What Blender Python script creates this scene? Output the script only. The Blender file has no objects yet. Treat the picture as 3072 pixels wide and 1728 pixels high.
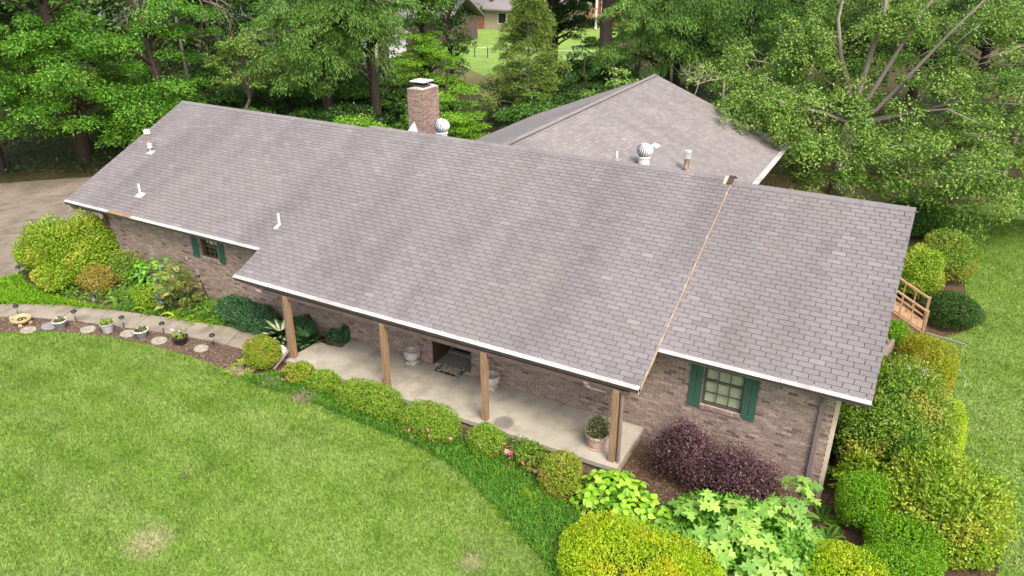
import bpy, bmesh, math, random
import numpy as np
from mathutils import Vector, Matrix

SC = bpy.context.scene
COL = SC.collection
R = math.radians
rng = np.random.default_rng(7)
random.seed(7)

# ------------------------------------------------------------------ camera, sky, sun, exposure
CAM = Vector((25.514, -14.634, 11.112))
cd = bpy.data.cameras.new('camera'); cam = bpy.data.objects.new('camera', cd); COL.objects.link(cam)
cd.sensor_width = 36.0; cd.lens = 0.749 * 36.0; cd.clip_start = 0.1; cd.clip_end = 900
_y, _p, _r = .4992, -.4419, .0023
_f = Vector((-math.sin(_y) * math.cos(_p), math.cos(_y) * math.cos(_p), math.sin(_p)))
_rt = Vector((math.cos(_y), math.sin(_y), 0)); _up = _rt.cross(_f)
_rt2 = math.cos(_r) * _rt + math.sin(_r) * _up; _up2 = -math.sin(_r) * _rt + math.cos(_r) * _up
cam.matrix_world = Matrix(((_rt2.x, _up2.x, -_f.x, CAM.x), (_rt2.y, _up2.y, -_f.y, CAM.y), (_rt2.z, _up2.z, -_f.z, CAM.z), (0, 0, 0, 1)))
SC.camera = cam

SUN_EL, SUN_AZ = R(52), R(128)          # azimuth measured from +Y towards +X
w = bpy.data.worlds.new('World'); SC.world = w; w.use_nodes = True
nt = w.node_tree
sky = nt.nodes.new('ShaderNodeTexSky'); sky.sky_type = 'NISHITA'; sky.sun_disc = False
sky.sun_elevation = SUN_EL; sky.sun_rotation = SUN_AZ; sky.air_density = 1.0; sky.dust_density = 6.0; sky.ozone_density = 0.6
bg = nt.nodes['Background']; nt.links.new(sky.outputs[0], bg.inputs[0]); bg.inputs[1].default_value = 0.15
sd = bpy.data.lights.new('sun', 'SUN'); sd.energy = 1.15; sd.angle = R(20); sd.color = (1.0, .96, .9)
so = bpy.data.objects.new('sun', sd); COL.objects.link(so)
_sd = Vector((math.sin(SUN_AZ) * math.cos(SUN_EL), math.cos(SUN_AZ) * math.cos(SUN_EL), math.sin(SUN_EL)))
so.rotation_euler = _sd.to_track_quat('Z', 'Y').to_euler()
vs = SC.view_settings; vs.view_transform = 'Standard'; vs.look = 'None'; vs.gamma = 1; vs.exposure = 1.22; vs.use_curve_mapping = False

# ------------------------------------------------------------------ materials
def mat(name):
    m = bpy.data.materials.new(name); m.use_nodes = True
    t = m.node_tree; b = t.nodes['Principled BSDF']
    return m, t, b
def N(t, typ, **k):
    n = t.nodes.new(typ)
    for a, v in k.items():
        if a.startswith('i_'): n.inputs[int(a[2:]) if a[2:].isdigit() else a[2:]].default_value = v
        else: setattr(n, a, v)
    return n
def L(t, a, b): t.links.new(a, b)
def pos(t, sx=1, sy=1, sz=1):
    g = N(t, 'ShaderNodeNewGeometry'); m = N(t, 'ShaderNodeMapping'); m.inputs['Scale'].default_value = (sx, sy, sz)
    L(t, g.outputs['Position'], m.inputs[0]); return m.outputs[0]
def noise(t, vec, scale, detail=3, rough=.55):
    n = N(t, 'ShaderNodeTexNoise'); n.inputs['Scale'].default_value = scale; n.inputs['Detail'].default_value = detail
    n.inputs['Roughness'].default_value = rough; L(t, vec, n.inputs['Vector']); return n.outputs['Fac']
def ramp(t, fac, stops, interp='LINEAR'):
    r = N(t, 'ShaderNodeValToRGB'); cr = r.color_ramp; cr.interpolation = interp
    while len(cr.elements) < len(stops): cr.elements.new(.5)
    for e, (p, c) in zip(cr.elements, stops): e.position = p; e.color = (*c, 1) if len(c) == 3 else c
    L(t, fac, r.inputs[0]); return r.outputs[0]
def mix(t, fac, a, b, mode='MIX'):
    m = N(t, 'ShaderNodeMix', data_type='RGBA', blend_type=mode)
    for s, v in ((0, fac), (6, a), (7, b)):
        if hasattr(v, 'links'): L(t, v, m.inputs[s])
        else: m.inputs[s].default_value = v if s == 0 else (*v, 1)
    return m.outputs[2]
def math_(t, op, a, b=None, c=None):
    m = N(t, 'ShaderNodeMath', operation=op)
    for i, v in enumerate((a, b, c)):
        if v is None: continue
        if hasattr(v, 'links'): L(t, v, m.inputs[i])
        else: m.inputs[i].default_value = v
    return m.outputs[0]
def maprange(t, v, a, b, c=0, d=1):
    m = N(t, 'ShaderNodeMapRange'); L(t, v, m.inputs[0])
    for i, x in enumerate((a, b, c, d)): m.inputs[i + 1].default_value = x
    return m.outputs[0]
def bump(t, b, h, strength=.4, dist=.02):
    n = N(t, 'ShaderNodeBump'); n.inputs['Strength'].default_value = strength; n.inputs['Distance'].default_value = dist
    L(t, h, n.inputs['Height']); L(t, n.outputs[0], b.inputs['Normal'])
def tone(t):
    a = N(t, 'ShaderNodeAttribute', attribute_type='GEOMETRY', attribute_name='tone')
    o = N(t, 'ShaderNodeAttribute', attribute_type='OBJECT', attribute_name='tone')
    return math_(t, 'ADD', a.outputs['Fac'], o.outputs['Fac'])
def simple(name, c, rough=.7, var=.15, scale=6, metal=0, spec=.3, bumpy=0, c2=None):
    m, t, b = mat(name)
    n = noise(t, pos(t), scale, 5)
    d = c2 or tuple(x * (1 - var) for x in c); l = tuple(min(1, x * (1 + var)) for x in c) if not c2 else c
    L(t, ramp(t, n, [(.3, d), (.7, l)]), b.inputs['Base Color'])
    b.inputs['Roughness'].default_value = rough; b.inputs['Metallic'].default_value = metal; b.inputs['Specular IOR Level'].default_value = spec
    if bumpy: bump(t, b, noise(t, pos(t), scale * 6, 4), bumpy, .01)
    return m
def leafmat(name, stops, trans=.28, rough=.5, patch=None, spec=.35):
    """leaf colour varies leaf by leaf; patch adds sprays of differently coloured young growth"""
    m, t, b = mat(name)
    c = ramp(t, tone(t), stops)
    if patch:
        pc, sc, lo, hi = patch
        c = mix(t, maprange(t, noise(t, pos(t), sc, 2), lo, hi), c, pc)
    L(t, c, b.inputs['Base Color']); b.inputs['Roughness'].default_value = rough; b.inputs['Specular IOR Level'].default_value = spec
    tr = N(t, 'ShaderNodeBsdfTranslucent'); L(t, c, tr.inputs[0])
    ms = N(t, 'ShaderNodeMixShader'); ms.inputs[0].default_value = trans
    L(t, b.outputs[0], ms.inputs[1]); L(t, tr.outputs[0], ms.inputs[2]); L(t, ms.outputs[0], t.nodes['Material Output'].inputs[0])
    return m

def shingle_mat(name, pal, streak=1.0, axis='x'):
    m, t, b = mat(name)
    base = ramp(t, tone(t), pal)
    v = pos(t, 1, .16, .16) if axis == 'x' else pos(t, .16, 1, .16)
    s = noise(t, v, 1.0, 4, .55)
    c = mix(t, maprange(t, s, .42, .68, 0, .55 * streak), base, (.078, .067, .068))
    g = noise(t, pos(t), .35, 2)
    c = mix(t, maprange(t, g, .52, .72, 0, .3), c, (.13, .138, .13))
    y = noise(t, pos(t, 1, .5, .5), .5, 2)
    c = mix(t, maprange(t, y, .55, .75, 0, .28), c, (.19, .168, .135))
    f = noise(t, pos(t), 60, 2)
    c = mix(t, .35, c, ramp(t, f, [(.3, (.55, .55, .55)), (.7, (1.25, 1.25, 1.25))]), 'MULTIPLY')
    L(t, c, b.inputs['Base Color']); b.inputs['Roughness'].default_value = .92; b.inputs['Specular IOR Level'].default_value = .18
    bump(t, b, noise(t, pos(t), 160, 2), .35, .004)
    return m
M = {}
M['shingle'] = shingle_mat('asphalt_shingle', [(0, (.142, .129, .131)), (.35, (.17, .156, .159)), (.75, (.193, .179, .182)), (.97, (.216, .202, .203)), (1, (.19, .175, .163))], .55)
M['shingle_pale'] = shingle_mat('pale_shingle', [(0, (.18, .164, .157)), (.5, (.203, .187, .181)), (1, (.227, .21, .202))], .5, 'y')
M['underlay'] = simple('roof_underlay', (.062, .056, .057), .95)
def brick_mat(name, pal):
    m, t, b = mat(name)
    c = ramp(t, tone(t), pal, 'CONSTANT')
    n = noise(t, pos(t), 13, 2, .6)
    c = mix(t, maprange(t, n, .56, .62, 0, .5), c, (.09, .064, .055))
    n2 = noise(t, pos(t), 70, 3)
    c = mix(t, .4, c, ramp(t, n2, [(.3, (.6, .6, .6)), (.7, (1.25, 1.2, 1.2))]), 'MULTIPLY')
    L(t, c, b.inputs['Base Color']); b.inputs['Roughness'].default_value = .85; b.inputs['Specular IOR Level'].default_value = .2
    bump(t, b, n2, .4, .006)
    return m
M['brick'] = brick_mat('brown_brick', [(0, (.14, .1, .083)), (.06, (.235, .18, .15)), (.42, (.28, .217, .182)), (.66, (.32, .25, .208)), (.86, (.265, .196, .172)), (.95, (.36, .29, .235))])
M['brick_chimney'] = brick_mat('chimney_brick', [(0, (.2, .14, .115)), (.3, (.27, .19, .155)), (.6, (.31, .22, .175)), (.85, (.22, .155, .135))])
M['mortar'] = simple('mortar', (.5, .45, .39), .95, .12, 14, bumpy=.3)
def concrete(name, a, b_, stains=True, spot=None):
    m, t, b = mat(name)
    n = noise(t, pos(t), .9, 5, .6)
    c = ramp(t, n, [(.3, a), (.68, b_)])
    if stains:
        s = noise(t, pos(t), 1.6, 4, .6)
        c = mix(t, maprange(t, s, .5, .7, 0, .6), c, tuple(q * .62 for q in a[:2]) + (a[2] * .5,))
        s2 = noise(t, pos(t, 1.3, .8, 1), 1.1, 3)
        c = mix(t, maprange(t, s2, .54, .7, 0, .6), c, tuple(q * .66 for q in a))
    f = noise(t, pos(t), 90, 2)
    c = mix(t, .25, c, ramp(t, f, [(.3, (.6, .6, .6)), (.7, (1.3, 1.3, 1.3))]), 'MULTIPLY')
    if spot:
        g = N(t, 'ShaderNodeNewGeometry'); d = N(t, 'ShaderNodeVectorMath', operation='DISTANCE'); d.inputs[1].default_value = spot[0]
        L(t, g.outputs['Position'], d.inputs[0])
        e = math_(t, 'ADD', d.outputs['Value'], math_(t, 'MULTIPLY', n, .12))
        c = mix(t, maprange(t, e, spot[1], spot[1] + .09, .75, 0), c, (.12, .115, .105))
    L(t, c, b.inputs['Base Color']); b.inputs['Roughness'].default_value = .9; b.inputs['Specular IOR Level'].default_value = .2
    bump(t, b, f, .25, .004)
    return m
M['porch'] = concrete('porch_concrete', (.27, .25, .2), (.375, .352, .29), True, ((17.82, -.93, 0), .27))
M['walk'] = concrete('walk_concrete', (.205, .178, .138), (.285, .252, .2), True)
M['drive'] = concrete('drive_concrete', (.155, .13, .1), (.225, .192, .15), True)
M['step'] = concrete('step_concrete', (.17, .155, .13), (.235, .215, .18), False)
M['cast'] = simple('cast_stone', (.4, .385, .355), .9, .3, 9, bumpy=.4)
def wood(name, a, b_, sc=(1, 1, 1)):
    m, t, b = mat(name)
    n = noise(t, pos(t, *sc), 9, 5, .6)
    L(t, ramp(t, n, [(.28, a), (.7, b_)]), b.inputs['Base Color']); b.inputs['Roughness'].default_value = .75; b.inputs['Specular IOR Level'].default_value = .25
    bump(t, b, n, .3, .006); return m
M['post'] = wood('cedar_post', (.16, .095, .055), (.31, .2, .12), (4, 4, .25))
M['deckwood'] = wood('new_wood', (.26, .16, .085), (.4, .265, .16), (1, 3, 1))
M['fascia'] = simple('bare_fascia', (.46, .34, .23), .8, .2, 3)
M['brown'] = simple('brown_metal', (.1, .072, .065), .55, .2, 3)
M['spout'] = simple('spout_metal', (.17, .135, .13), .5, .18, 3)
M['brown_dark'] = simple('brown_panel', (.05, .034, .027), .7, .3, 7)
M['soffit'] = simple('soffit_board', (.2, .15, .12), .8, .15, 3)
M['guard'] = simple('gutter_guard_metal', (.38, .36, .35), .5, .3, 2.2, 0.0, .4)
M['rust'] = simple('rusty_wood', (.3, .19, .1), .85, .3, 5, c2=(.19, .1, .055))
M['white'] = simple('white_plastic', (.6, .6, .59), .45, .08, 4)
M['galv'] = simple('galvanised_metal', (.62, .63, .64), .38, .12, 5, .55, .5)
M['vent_white'] = simple('white_painted_metal', (.56, .57, .57), .4, .12, 5, .0, .5)
M['rustpipe'] = simple('rusted_pipe', (.42, .34, .3), .7, .3, 8, c2=(.16, .07, .04))
M['green'] = wood('green_shutter', (.018, .062, .042), (.042, .115, .08), (6, 6, .8))
M['trim'] = simple('window_trim', (.085, .068, .055), .6, .2, 6)
M['creamtrim'] = simple('cream_trim', (.46, .385, .295), .75, .12, 4)
M['black'] = simple('black_metal', (.018, .018, .02), .45, .2, 6)
M['door'] = simple('dark_door', (.016, .017, .02), .3, .2, 3, 0, .5)
M['blind'] = simple('blind_slat', (.8, .77, .66), .6, .08, 5)
M['matdark'] = simple('rubber_border', (.025, .024, .022), .9, .4, 40)
M['matmid'] = simple('mat_picture', (.42, .36, .26), .95, .2, 9, c2=(.16, .18, .11))
M['pot_grey'] = simple('grey_pot', (.13, .135, .145), .6, .15, 5)
M['pot_pale'] = simple('pale_grey_pot', (.33, .33, .345), .6, .15, 5)
M['pot_rim'] = simple('pale_pot_rim', (.62, .58, .53), .6, .12, 5)
M['terracotta'] = simple('whitewashed_terracotta', (.44, .37, .32), .85, .15, 9, c2=(.42, .25, .18))
M['sand'] = simple('tan_pottery', (.38, .285, .15), .7, .2, 8)
M['soil'] = simple('potting_soil', (.05, .035, .025), .95, .3, 20)
M['stone'] = simple('stepping_stone', (.27, .245, .19), .9, .3, 12, bumpy=.4)
M['slate'] = simple('grey_stone', (.22, .21, .2), .9, .25, 10, bumpy=.4)
M['red'] = simple('red_paint', (.12, .025, .022), .6, .25, 9)
M['paver'] = simple('dark_paver', (.075, .056, .048), .9, .25, 10, bumpy=.3)
M['weathered'] = wood('weathered_timber', (.12, .095, .075), (.3, .25, .2), (3, 3, 3))
M['bark'] = wood('dark_bark', (.022, .016, .012), (.07, .052, .04), (5, 5, 1))
M['bark_mid'] = wood('brown_bark', (.05, .038, .03), (.13, .1, .08), (5, 5, 1))
M['bark_pale'] = wood('pale_bark', (.13, .11, .09), (.29, .25, .21), (4, 4, 1))
M['twig'] = simple('bare_twig', (.27, .225, .18), .9, .25, 9)
M['flower_pink'] = leafmat('pink_petals', [(0, (.62, .2, .28)), (1, (.8, .42, .47))], .3)
M['flower_white'] = leafmat('white_petals', [(0, (.7, .7, .66)), (1, (.82, .82, .8))], .3)
M['flower_blue'] = leafmat('blue_berries', [(0, (.16, .2, .36)), (1, (.33, .38, .55))], .1)
M['flower_violet'] = leafmat('violet_petals', [(0, (.28, .17, .42)), (1, (.5, .38, .62))], .3)
def glass(name):
    m, t, b = mat(name)
    g = N(t, 'ShaderNodeBsdfGlossy'); g.inputs['Roughness'].default_value = .02; g.inputs['Color'].default_value = (.9, .95, .9, 1)
    tr = N(t, 'ShaderNodeBsdfTransparent'); tr.inputs[0].default_value = (.82, .86, .8, 1)
    f = N(t, 'ShaderNodeLayerWeight'); f.inputs[0].default_value = .5
    ms = N(t, 'ShaderNodeMixShader'); L(t, math_(t, 'MULTIPLY_ADD', math_(t, 'POWER', f.outputs['Facing'], 3.0), .3, .04), ms.inputs[0]); L(t, tr.outputs[0], ms.inputs[1]); L(t, g.outputs[0], ms.inputs[2])
    L(t, ms.outputs[0], t.nodes['Material Output'].inputs[0]); return m
M['glass'] = glass('window_glass')
M['interior'] = simple('dark_interior', (.03, .03, .028), .9)

# lawn: one colour field shared by the sheet and its blades
def lawn_color(t, dark=0.0):
    p = pos(t)
    a = noise(t, p, .8, 6, .72); s = noise(t, pos(t, .35, 1.1, 1), .8, 3, .55); f = noise(t, p, 7, 3, .6)
    c = ramp(t, a, [(.3, (.105, .2, .022)), (.5, (.158, .272, .042)), (.7, (.215, .325, .08))])
    c = mix(t, maprange(t, s, .5, .72, 0, .5), c, (.25, .325, .11))
    sx = N(t, 'ShaderNodeSeparateXYZ'); L(t, p, sx.inputs[0]); q_ = math_(t, 'POWER', math_(t, 'SUBTRACT', sx.outputs[0], 9.0), 2.0)
    st = math_(t, 'SINE', math_(t, 'ADD', math_(t, 'MULTIPLY', math_(t, 'ADD', sx.outputs[1], math_(t, 'MULTIPLY', q_, .022)), 6.0), math_(t, 'MULTIPLY', a, 5.0)))
    c = mix(t, maprange(t, st, -.2, 1, 0, .34), c, (.225, .32, .085))
    s3 = noise(t, pos(t, 1, .5, 1), .9, 2)
    c = mix(t, maprange(t, s3, .58, .76, 0, .5), c, (.07, .15, .014))
    c = mix(t, maprange(t, f, .6, .8, 0, .35), c, (.27, .27, .13))
    c = mix(t, maprange(t, f, .3, .46, .4, 0), c, (.07, .14, .02))
    for (x, y, r) in ((13.35, -7.72, .42), (20.15, -6.15, .5), (19.55, -6.95, .3), (19.3, -4.9, .22), (17.9, -7.4, .3)):
        g = N(t, 'ShaderNodeNewGeometry'); d = N(t, 'ShaderNodeVectorMath', operation='DISTANCE'); d.inputs[1].default_value = (x, y, -.3)
        L(t, g.outputs['Position'], d.inputs[0])
        e = math_(t, 'ADD', d.outputs['Value'], math_(t, 'MULTIPLY', f, .35))
        c = mix(t, maprange(t, e, r * .6 + .1, r + .35, .7, 0), c, (.36, .335, .21))
    return c
def lawnmat(name, blade=False):
    m, t, b = mat(name); c = lawn_color(t)
    if blade: c = mix(t, .8, c, ramp(t, tone(t), [(0, (.42, .52, .3)), (.55, (1.0, 1.02, .9)), (1, (1.85, 1.6, 1.6))]), 'MULTIPLY')
    L(t, c, b.inputs['Base Color']); b.inputs['Roughness'].default_value = .8; b.inputs['Specular IOR Level'].default_value = .2
    if blade:
        tr = N(t, 'ShaderNodeBsdfTranslucent'); L(t, c, tr.inputs[0]); ms = N(t, 'ShaderNodeMixShader'); ms.inputs[0].default_value = .3
        L(t, b.outputs[0], ms.inputs[1]); L(t, tr.outputs[0], ms.inputs[2]); L(t, ms.outputs[0], t.nodes['Material Output'].inputs[0])
    else: bump(t, b, noise(t, pos(t), 40, 4), .6, .03)
    return m
M['lawn'] = lawnmat('lawn_turf'); M['blade'] = lawnmat('grass_blade', True)
def soilmat(name, a, b_, c_, sc=14):
    m, t, b = mat(name)
    n = noise(t, pos(t), sc, 6, .7); n2 = noise(t, pos(t), .5, 3)
    c = ramp(t, n, [(.32, a), (.52, b_), (.72, c_)])
    c = mix(t, maprange(t, n2, .5, .7, 0, .5), c, a)
    L(t, c, b.inputs['Base Color']); b.inputs['Roughness'].default_value = .95; b.inputs['Specular IOR Level'].default_value = .15
    bump(t, b, n, .8, .04); return m
M['ground'] = soilmat('leaf_litter', (.03, .03, .012), (.06, .055, .022), (.1, .085, .04), 5)
M['mulchbed'] = soilmat('mulch_bed', (.045, .03, .022), (.11, .075, .055), (.21, .15, .115))
M['bed'] = soilmat('bed_soil', (.04, .03, .02), (.09, .06, .035), (.17, .115, .07))  # brown soil of the planting bed, in its own colour
M['dry'] = soilmat('thin_grass', (.1, .095, .035), (.16, .15, .06), (.24, .2, .1), 6)
M['chip'] = leafmat('mulch_chip_wood', [(0, (.07, .045, .033)), (.4, (.16, .105, .075)), (.8, (.25, .175, .135)), (1, (.4, .33, .28))], .05, .9)
M['asphalt'] = simple('road_asphalt', (.2, .2, .2), .9, .1, 1)

# foliage palettes
M['lf_sweet'] = leafmat('sweetgum_leaf', [(0, (0.04334, 0.1348, 0.007706)), (0.5, (0.09632, 0.2504, 0.01734)), (1, (0.1926, 0.3853, 0.04334))])
M['lf_maple'] = leafmat('maple_leaf', [(0, (0.07551, 0.1672, 0.01942)), (0.5, (0.1618, 0.2858, 0.04315)), (0.9, (0.2913, 0.4207, 0.09169)), (1, (0.3452, 0.3344, 0.1187))])
M['lf_dog'] = leafmat('dogwood_leaf', [(0, (0.07224, 0.1926, 0.007706)), (0.6, (0.1637, 0.3468, 0.01926)), (1, (0.2697, 0.4623, 0.04334))])
M['lf_pale'] = leafmat('pale_leaf', [(0, (0.09632, 0.183, 0.02119)), (0.6, (0.2119, 0.3371, 0.05779)), (1, (0.3275, 0.4527, 0.106))])
M['lf_cyp'] = leafmat('cypress_leaf', [(0, (0.04816, 0.1252, 0.01348)), (0.6, (0.1108, 0.2312, 0.03082)), (1, (0.2119, 0.3564, 0.05779))])
M['lf_con'] = leafmat('conifer_leaf', [(0, (0.07706, 0.1397, 0.01926)), (0.6, (0.1734, 0.2601, 0.04334)), (1, (0.3082, 0.3949, 0.07706))])
M['lf_dark'] = leafmat('dark_leaf', [(0, (0.01926, 0.05779, 0.007706)), (0.6, (0.04045, 0.106, 0.01348)), (1, (0.08669, 0.183, 0.0289))])
M['lf_mid'] = leafmat('mid_leaf', [(0, (0.03468, 0.1011, 0.009632)), (0.6, (0.07706, 0.183, 0.02119)), (1, (0.1541, 0.289, 0.04334))])
M['lf_azalea'] = leafmat('azalea_leaf', [(0, (0.07551, 0.1618, 0.008631)), (.5, (0.205, 0.3452, 0.01618)), (1, (0.3884, 0.5178, 0.03776))], patch=((0.3884, 0.4315, 0.04315), 1.3, .5, .7))
M['lf_azdark'] = leafmat('dark_azalea_leaf', [(0, (0.05634, 0.1378, 0.01252)), (.6, (0.1503, 0.2755, 0.02254)), (1, (0.313, 0.4382, 0.05009))], patch=((0.3381, 0.3381, 0.05009), 1.2, .52, .72))
M['lf_box'] = leafmat('clipped_box_leaf', [(0, (0.08308, 0.1827, 0.01329)), (0.5, (0.1883, 0.3323, 0.02437)), (1, (0.3323, 0.4763, 0.04984))], patch=((0.3656, 0.3656, 0.06646), 3.2, .54, .74))
M['lf_boxgold'] = leafmat('golden_box_leaf', [(0, (0.104, 0.1821, 0.01248)), (0.5, (0.2289, 0.3173, 0.0208)), (1, (0.3745, 0.4369, 0.03641))], patch=((0.3745, 0.2809, 0.06241), 2.5, .52, .74))
M['lf_privet'] = leafmat('bright_privet_leaf', [(0, (0.1348, 0.289, 0.003853)), (0.5, (0.3179, 0.5009, 0.005779)), (0.85, (0.4816, 0.5972, 0.01156)), (1, (0.5779, 0.5394, 0.07706))], .3, patch=((0.5009, 0.5009, 0.01926), 1.5, .5, .7))
M['lf_green'] = leafmat('rich_green_leaf', [(0, (0.05779, 0.183, 0.003853)), (0.5, (0.1445, 0.3371, 0.005779)), (1, (0.2697, 0.4816, 0.01445))])
M['lf_olive'] = leafmat('olive_gold_leaf', [(0, (0.1252, 0.1734, 0.004816)), (0.5, (0.2601, 0.3082, 0.007706)), (1, (0.3853, 0.4045, 0.01734))], patch=((0.3468, 0.289, 0.0289), 2, .52, .72))
M['lf_loro'] = leafmat('purple_leaf', [(0, (0.0289, 0.01348, 0.01734)), (0.5, (0.09632, 0.04527, 0.05394)), (0.85, (0.1637, 0.08669, 0.08861)), (1, (0.2408, 0.183, 0.106))], .15, .45)
M['lf_golden'] = leafmat('amber_leaf', [(0, (0.1541, 0.1445, 0.01926)), (0.5, (0.3275, 0.2697, 0.04334)), (1, (0.4623, 0.3853, 0.09632))])
M['lf_juniper'] = leafmat('blue_green_leaf', [(0, (.03, .085, .03)), (.6, (.062, .16, .06)), (1, (.13, .26, .1))])
M['lf_hyd'] = leafmat('hydrangea_leaf', [(0, (0.05779, 0.1926, 0.01156)), (0.6, (0.1252, 0.3275, 0.02408)), (1, (0.2215, 0.4334, 0.04816))])
M['lf_hydlime'] = leafmat('lime_hydrangea_leaf', [(0, (0.1445, 0.3371, 0.01156)), (0.5, (0.2504, 0.4816, 0.02408)), (1, (0.3853, 0.5779, 0.05779))], .3)
M['lf_oak'] = leafmat('oakleaf_leaf', [(0, (0.1084, 0.2529, 0.03612)), (.5, (0.2046, 0.3912, 0.0602)), (1, (0.3732, 0.5539, 0.09633))], .3)
M['lf_mahonia'] = leafmat('mahonia_leaf', [(0, (0.06742, 0.1156, 0.02408)), (.5, (0.1926, 0.2504, 0.04816)), (.85, (0.3853, 0.4045, 0.1156)), (1, (0.4816, 0.3853, 0.1926))])
M['lf_fern'] = leafmat('fern_leaf', [(0, (0.1445, 0.2697, 0.01156)), (0.5, (0.2697, 0.4142, 0.02408)), (1, (0.4045, 0.5298, 0.04816))], .3)
M['lf_ferndk'] = leafmat('green_fern_leaf', [(0, (0.05298, 0.1541, 0.01445)), (0.5, (0.1156, 0.2504, 0.0289)), (1, (0.1926, 0.3468, 0.04816))], .3)
M['lf_lirio'] = leafmat('liriope_leaf', [(0, (0.0289, 0.1108, 0.005779)), (0.5, (0.06261, 0.1926, 0.01156)), (1, (0.1541, 0.3275, 0.0289))], .2)
M['lf_hosta'] = leafmat('hosta_leaf', [(0, (0.0289, 0.0915, 0.02119)), (.7, (0.05779, 0.1445, 0.03371)), (1, (0.07706, 0.1734, 0.04334))], .2)
M['hosta_white'] = simple('hosta_cream_centre', (.55, .6, .38), .5, .1, 9)
M['lf_dry'] = leafmat('dry_leaf', [(0, (0.05779, 0.08669, 0.0289)), (.6, (0.1348, 0.1637, 0.05779)), (1, (0.2504, 0.2119, 0.106))])

# ------------------------------------------------------------------ helpers
ROOT = {}                                   # world position of each thing, so parts can be modelled in world metres
class MB:
    def __init__(s): s.v = []; s.f = []; s.t = []
    def add(s, vs, fs, tone=.5):
        o = len(s.v); s.v += [tuple(v) for v in vs]; s.f += [tuple(i + o for i in f) for f in fs]; s.t += [tone] * len(fs); return s
    def box(s, x0, x1, y0, y1, z0, z1, tone=.5):
        return s.add([(x0, y0, z0), (x1, y0, z0), (x1, y1, z0), (x0, y1, z0), (x0, y0, z1), (x1, y0, z1), (x1, y1, z1), (x0, y1, z1)],
                     [(0, 3, 2, 1), (4, 5, 6, 7), (0, 1, 5, 4), (1, 2, 6, 5), (2, 3, 7, 6), (3, 0, 4, 7)], tone)
    def bar(s, a, b, wd, h=None, up=(0, 0, 1), tone=.5):
        a, b = Vector(a), Vector(b); d = (b - a).normalized(); u = Vector(up)
        if abs(d.dot(u)) > .98: u = Vector((0, 1, 0))
        sd_ = d.cross(u).normalized(); u = sd_.cross(d); h = h or wd
        vs = [p + sd_ * sx * wd / 2 + u * sz * h / 2 for p in (a, b) for sx, sz in ((-1, -1), (1, -1), (1, 1), (-1, 1))]
        return s.add(vs, [(3, 2, 1, 0), (4, 5, 6, 7), (0, 1, 5, 4), (1, 2, 6, 5), (2, 3, 7, 6), (3, 0, 4, 7)], tone)
    def prism(s, prof, x0, x1, axis='x', tone=.5):
        n = len(prof)
        mk = {'x': lambda p, q: (q, p[0], p[1]), 'y': lambda p, q: (p[0], q, p[1]), 'z': lambda p, q: (p[0], p[1], q)}[axis]
        vs = [mk(p, x0) for p in prof] + [mk(p, x1) for p in prof]
        return s.add(vs, [tuple(range(n))[::-1], tuple(range(n, 2 * n))] + [(i, (i + 1) % n, n + (i + 1) % n, n + i) for i in range(n)], tone)
    def tube(s, pts, rad, sides=8, tone=.5, cap=True):
        pts = [Vector(p) for p in pts]; n = len(pts)
        if not hasattr(rad, '__len__'): rad = [rad] * n
        vs = []; ref = Vector((.31, .87, .23)).normalized()
        for i, p in enumerate(pts):
            d = (pts[min(i + 1, n - 1)] - pts[max(i - 1, 0)]).normalized()
            a = d.cross(ref)
            if a.length < .05: a = d.cross(Vector((1, 0, 0)))
            a.normalize(); b = d.cross(a)
            vs += [p + (a * math.cos(2 * math.pi * k / sides) + b * math.sin(2 * math.pi * k / sides)) * rad[i] for k in range(sides)]
        fs = [(i * sides + k, i * sides + (k + 1) % sides, (i + 1) * sides + (k + 1) % sides, (i + 1) * sides + k) for i in range(n - 1) for k in range(sides)]
        if cap: fs += [tuple(range(sides))[::-1], tuple(range((n - 1) * sides, n * sides))]
        return s.add(vs, fs, tone)
    def lathe(s, prof, c=(0, 0, 0), sides=20, wob=0, sx=1, sy=1, tone=.5):
        vs = []
        for r, z in prof:
            for k in range(sides):
                a = 2 * math.pi * k / sides; q = r * (1 + wob * math.sin(a * 12))
                vs.append((c[0] + q * math.cos(a) * sx, c[1] + q * math.sin(a) * sy, c[2] + z))
        n = len(prof)
        fs = [(i * sides + k, i * sides + (k + 1) % sides, (i + 1) * sides + (k + 1) % sides, (i + 1) * sides + k) for i in range(n - 1) for k in range(sides)]
        fs += [tuple(range(sides))[::-1], tuple(range((n - 1) * sides, n * sides))]
        return s.add(vs, fs, tone)
    def mesh(s, name, m, off=(0, 0, 0), bevel=0, smooth=False):
        me = bpy.data.meshes.new(name)
        me.from_pydata([(v[0] - off[0], v[1] - off[1], v[2] - off[2]) for v in s.v], [], s.f)
        at = me.attributes.new('tone', 'FLOAT', 'FACE'); at.data.foreach_set('value', np.array(s.t, np.float32))
        me.materials.append(m); me.update()
        bm = bmesh.new(); bm.from_mesh(me); bmesh.ops.recalc_face_normals(bm, faces=bm.faces)
        if bevel: bmesh.ops.bevel(bm, geom=list(bm.edges), offset=bevel, segments=1, affect='EDGES')
        bm.to_mesh(me); bm.free()
        if smooth: me.polygons.foreach_set('use_smooth', [True] * len(me.polygons))
        return me
def root_of(o):
    while o is not None and o.parent is not None: o = o.parent
    return ROOT.get(o.name, (0, 0, 0)) if o is not None else (0, 0, 0)
def link(name, me, parent=None, **props):
    o = bpy.data.objects.new(name, me); COL.objects.link(o)
    if parent is not None: o.parent = parent
    for k, v in props.items(): o[k] = v
    return o
def part(name, mb, m, parent, **k):
    pr = {a: k.pop(a) for a in ('label', 'kind') if a in k}
    return link(name, mb.mesh(name, m, root_of(parent), **k), parent, **pr)
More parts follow.
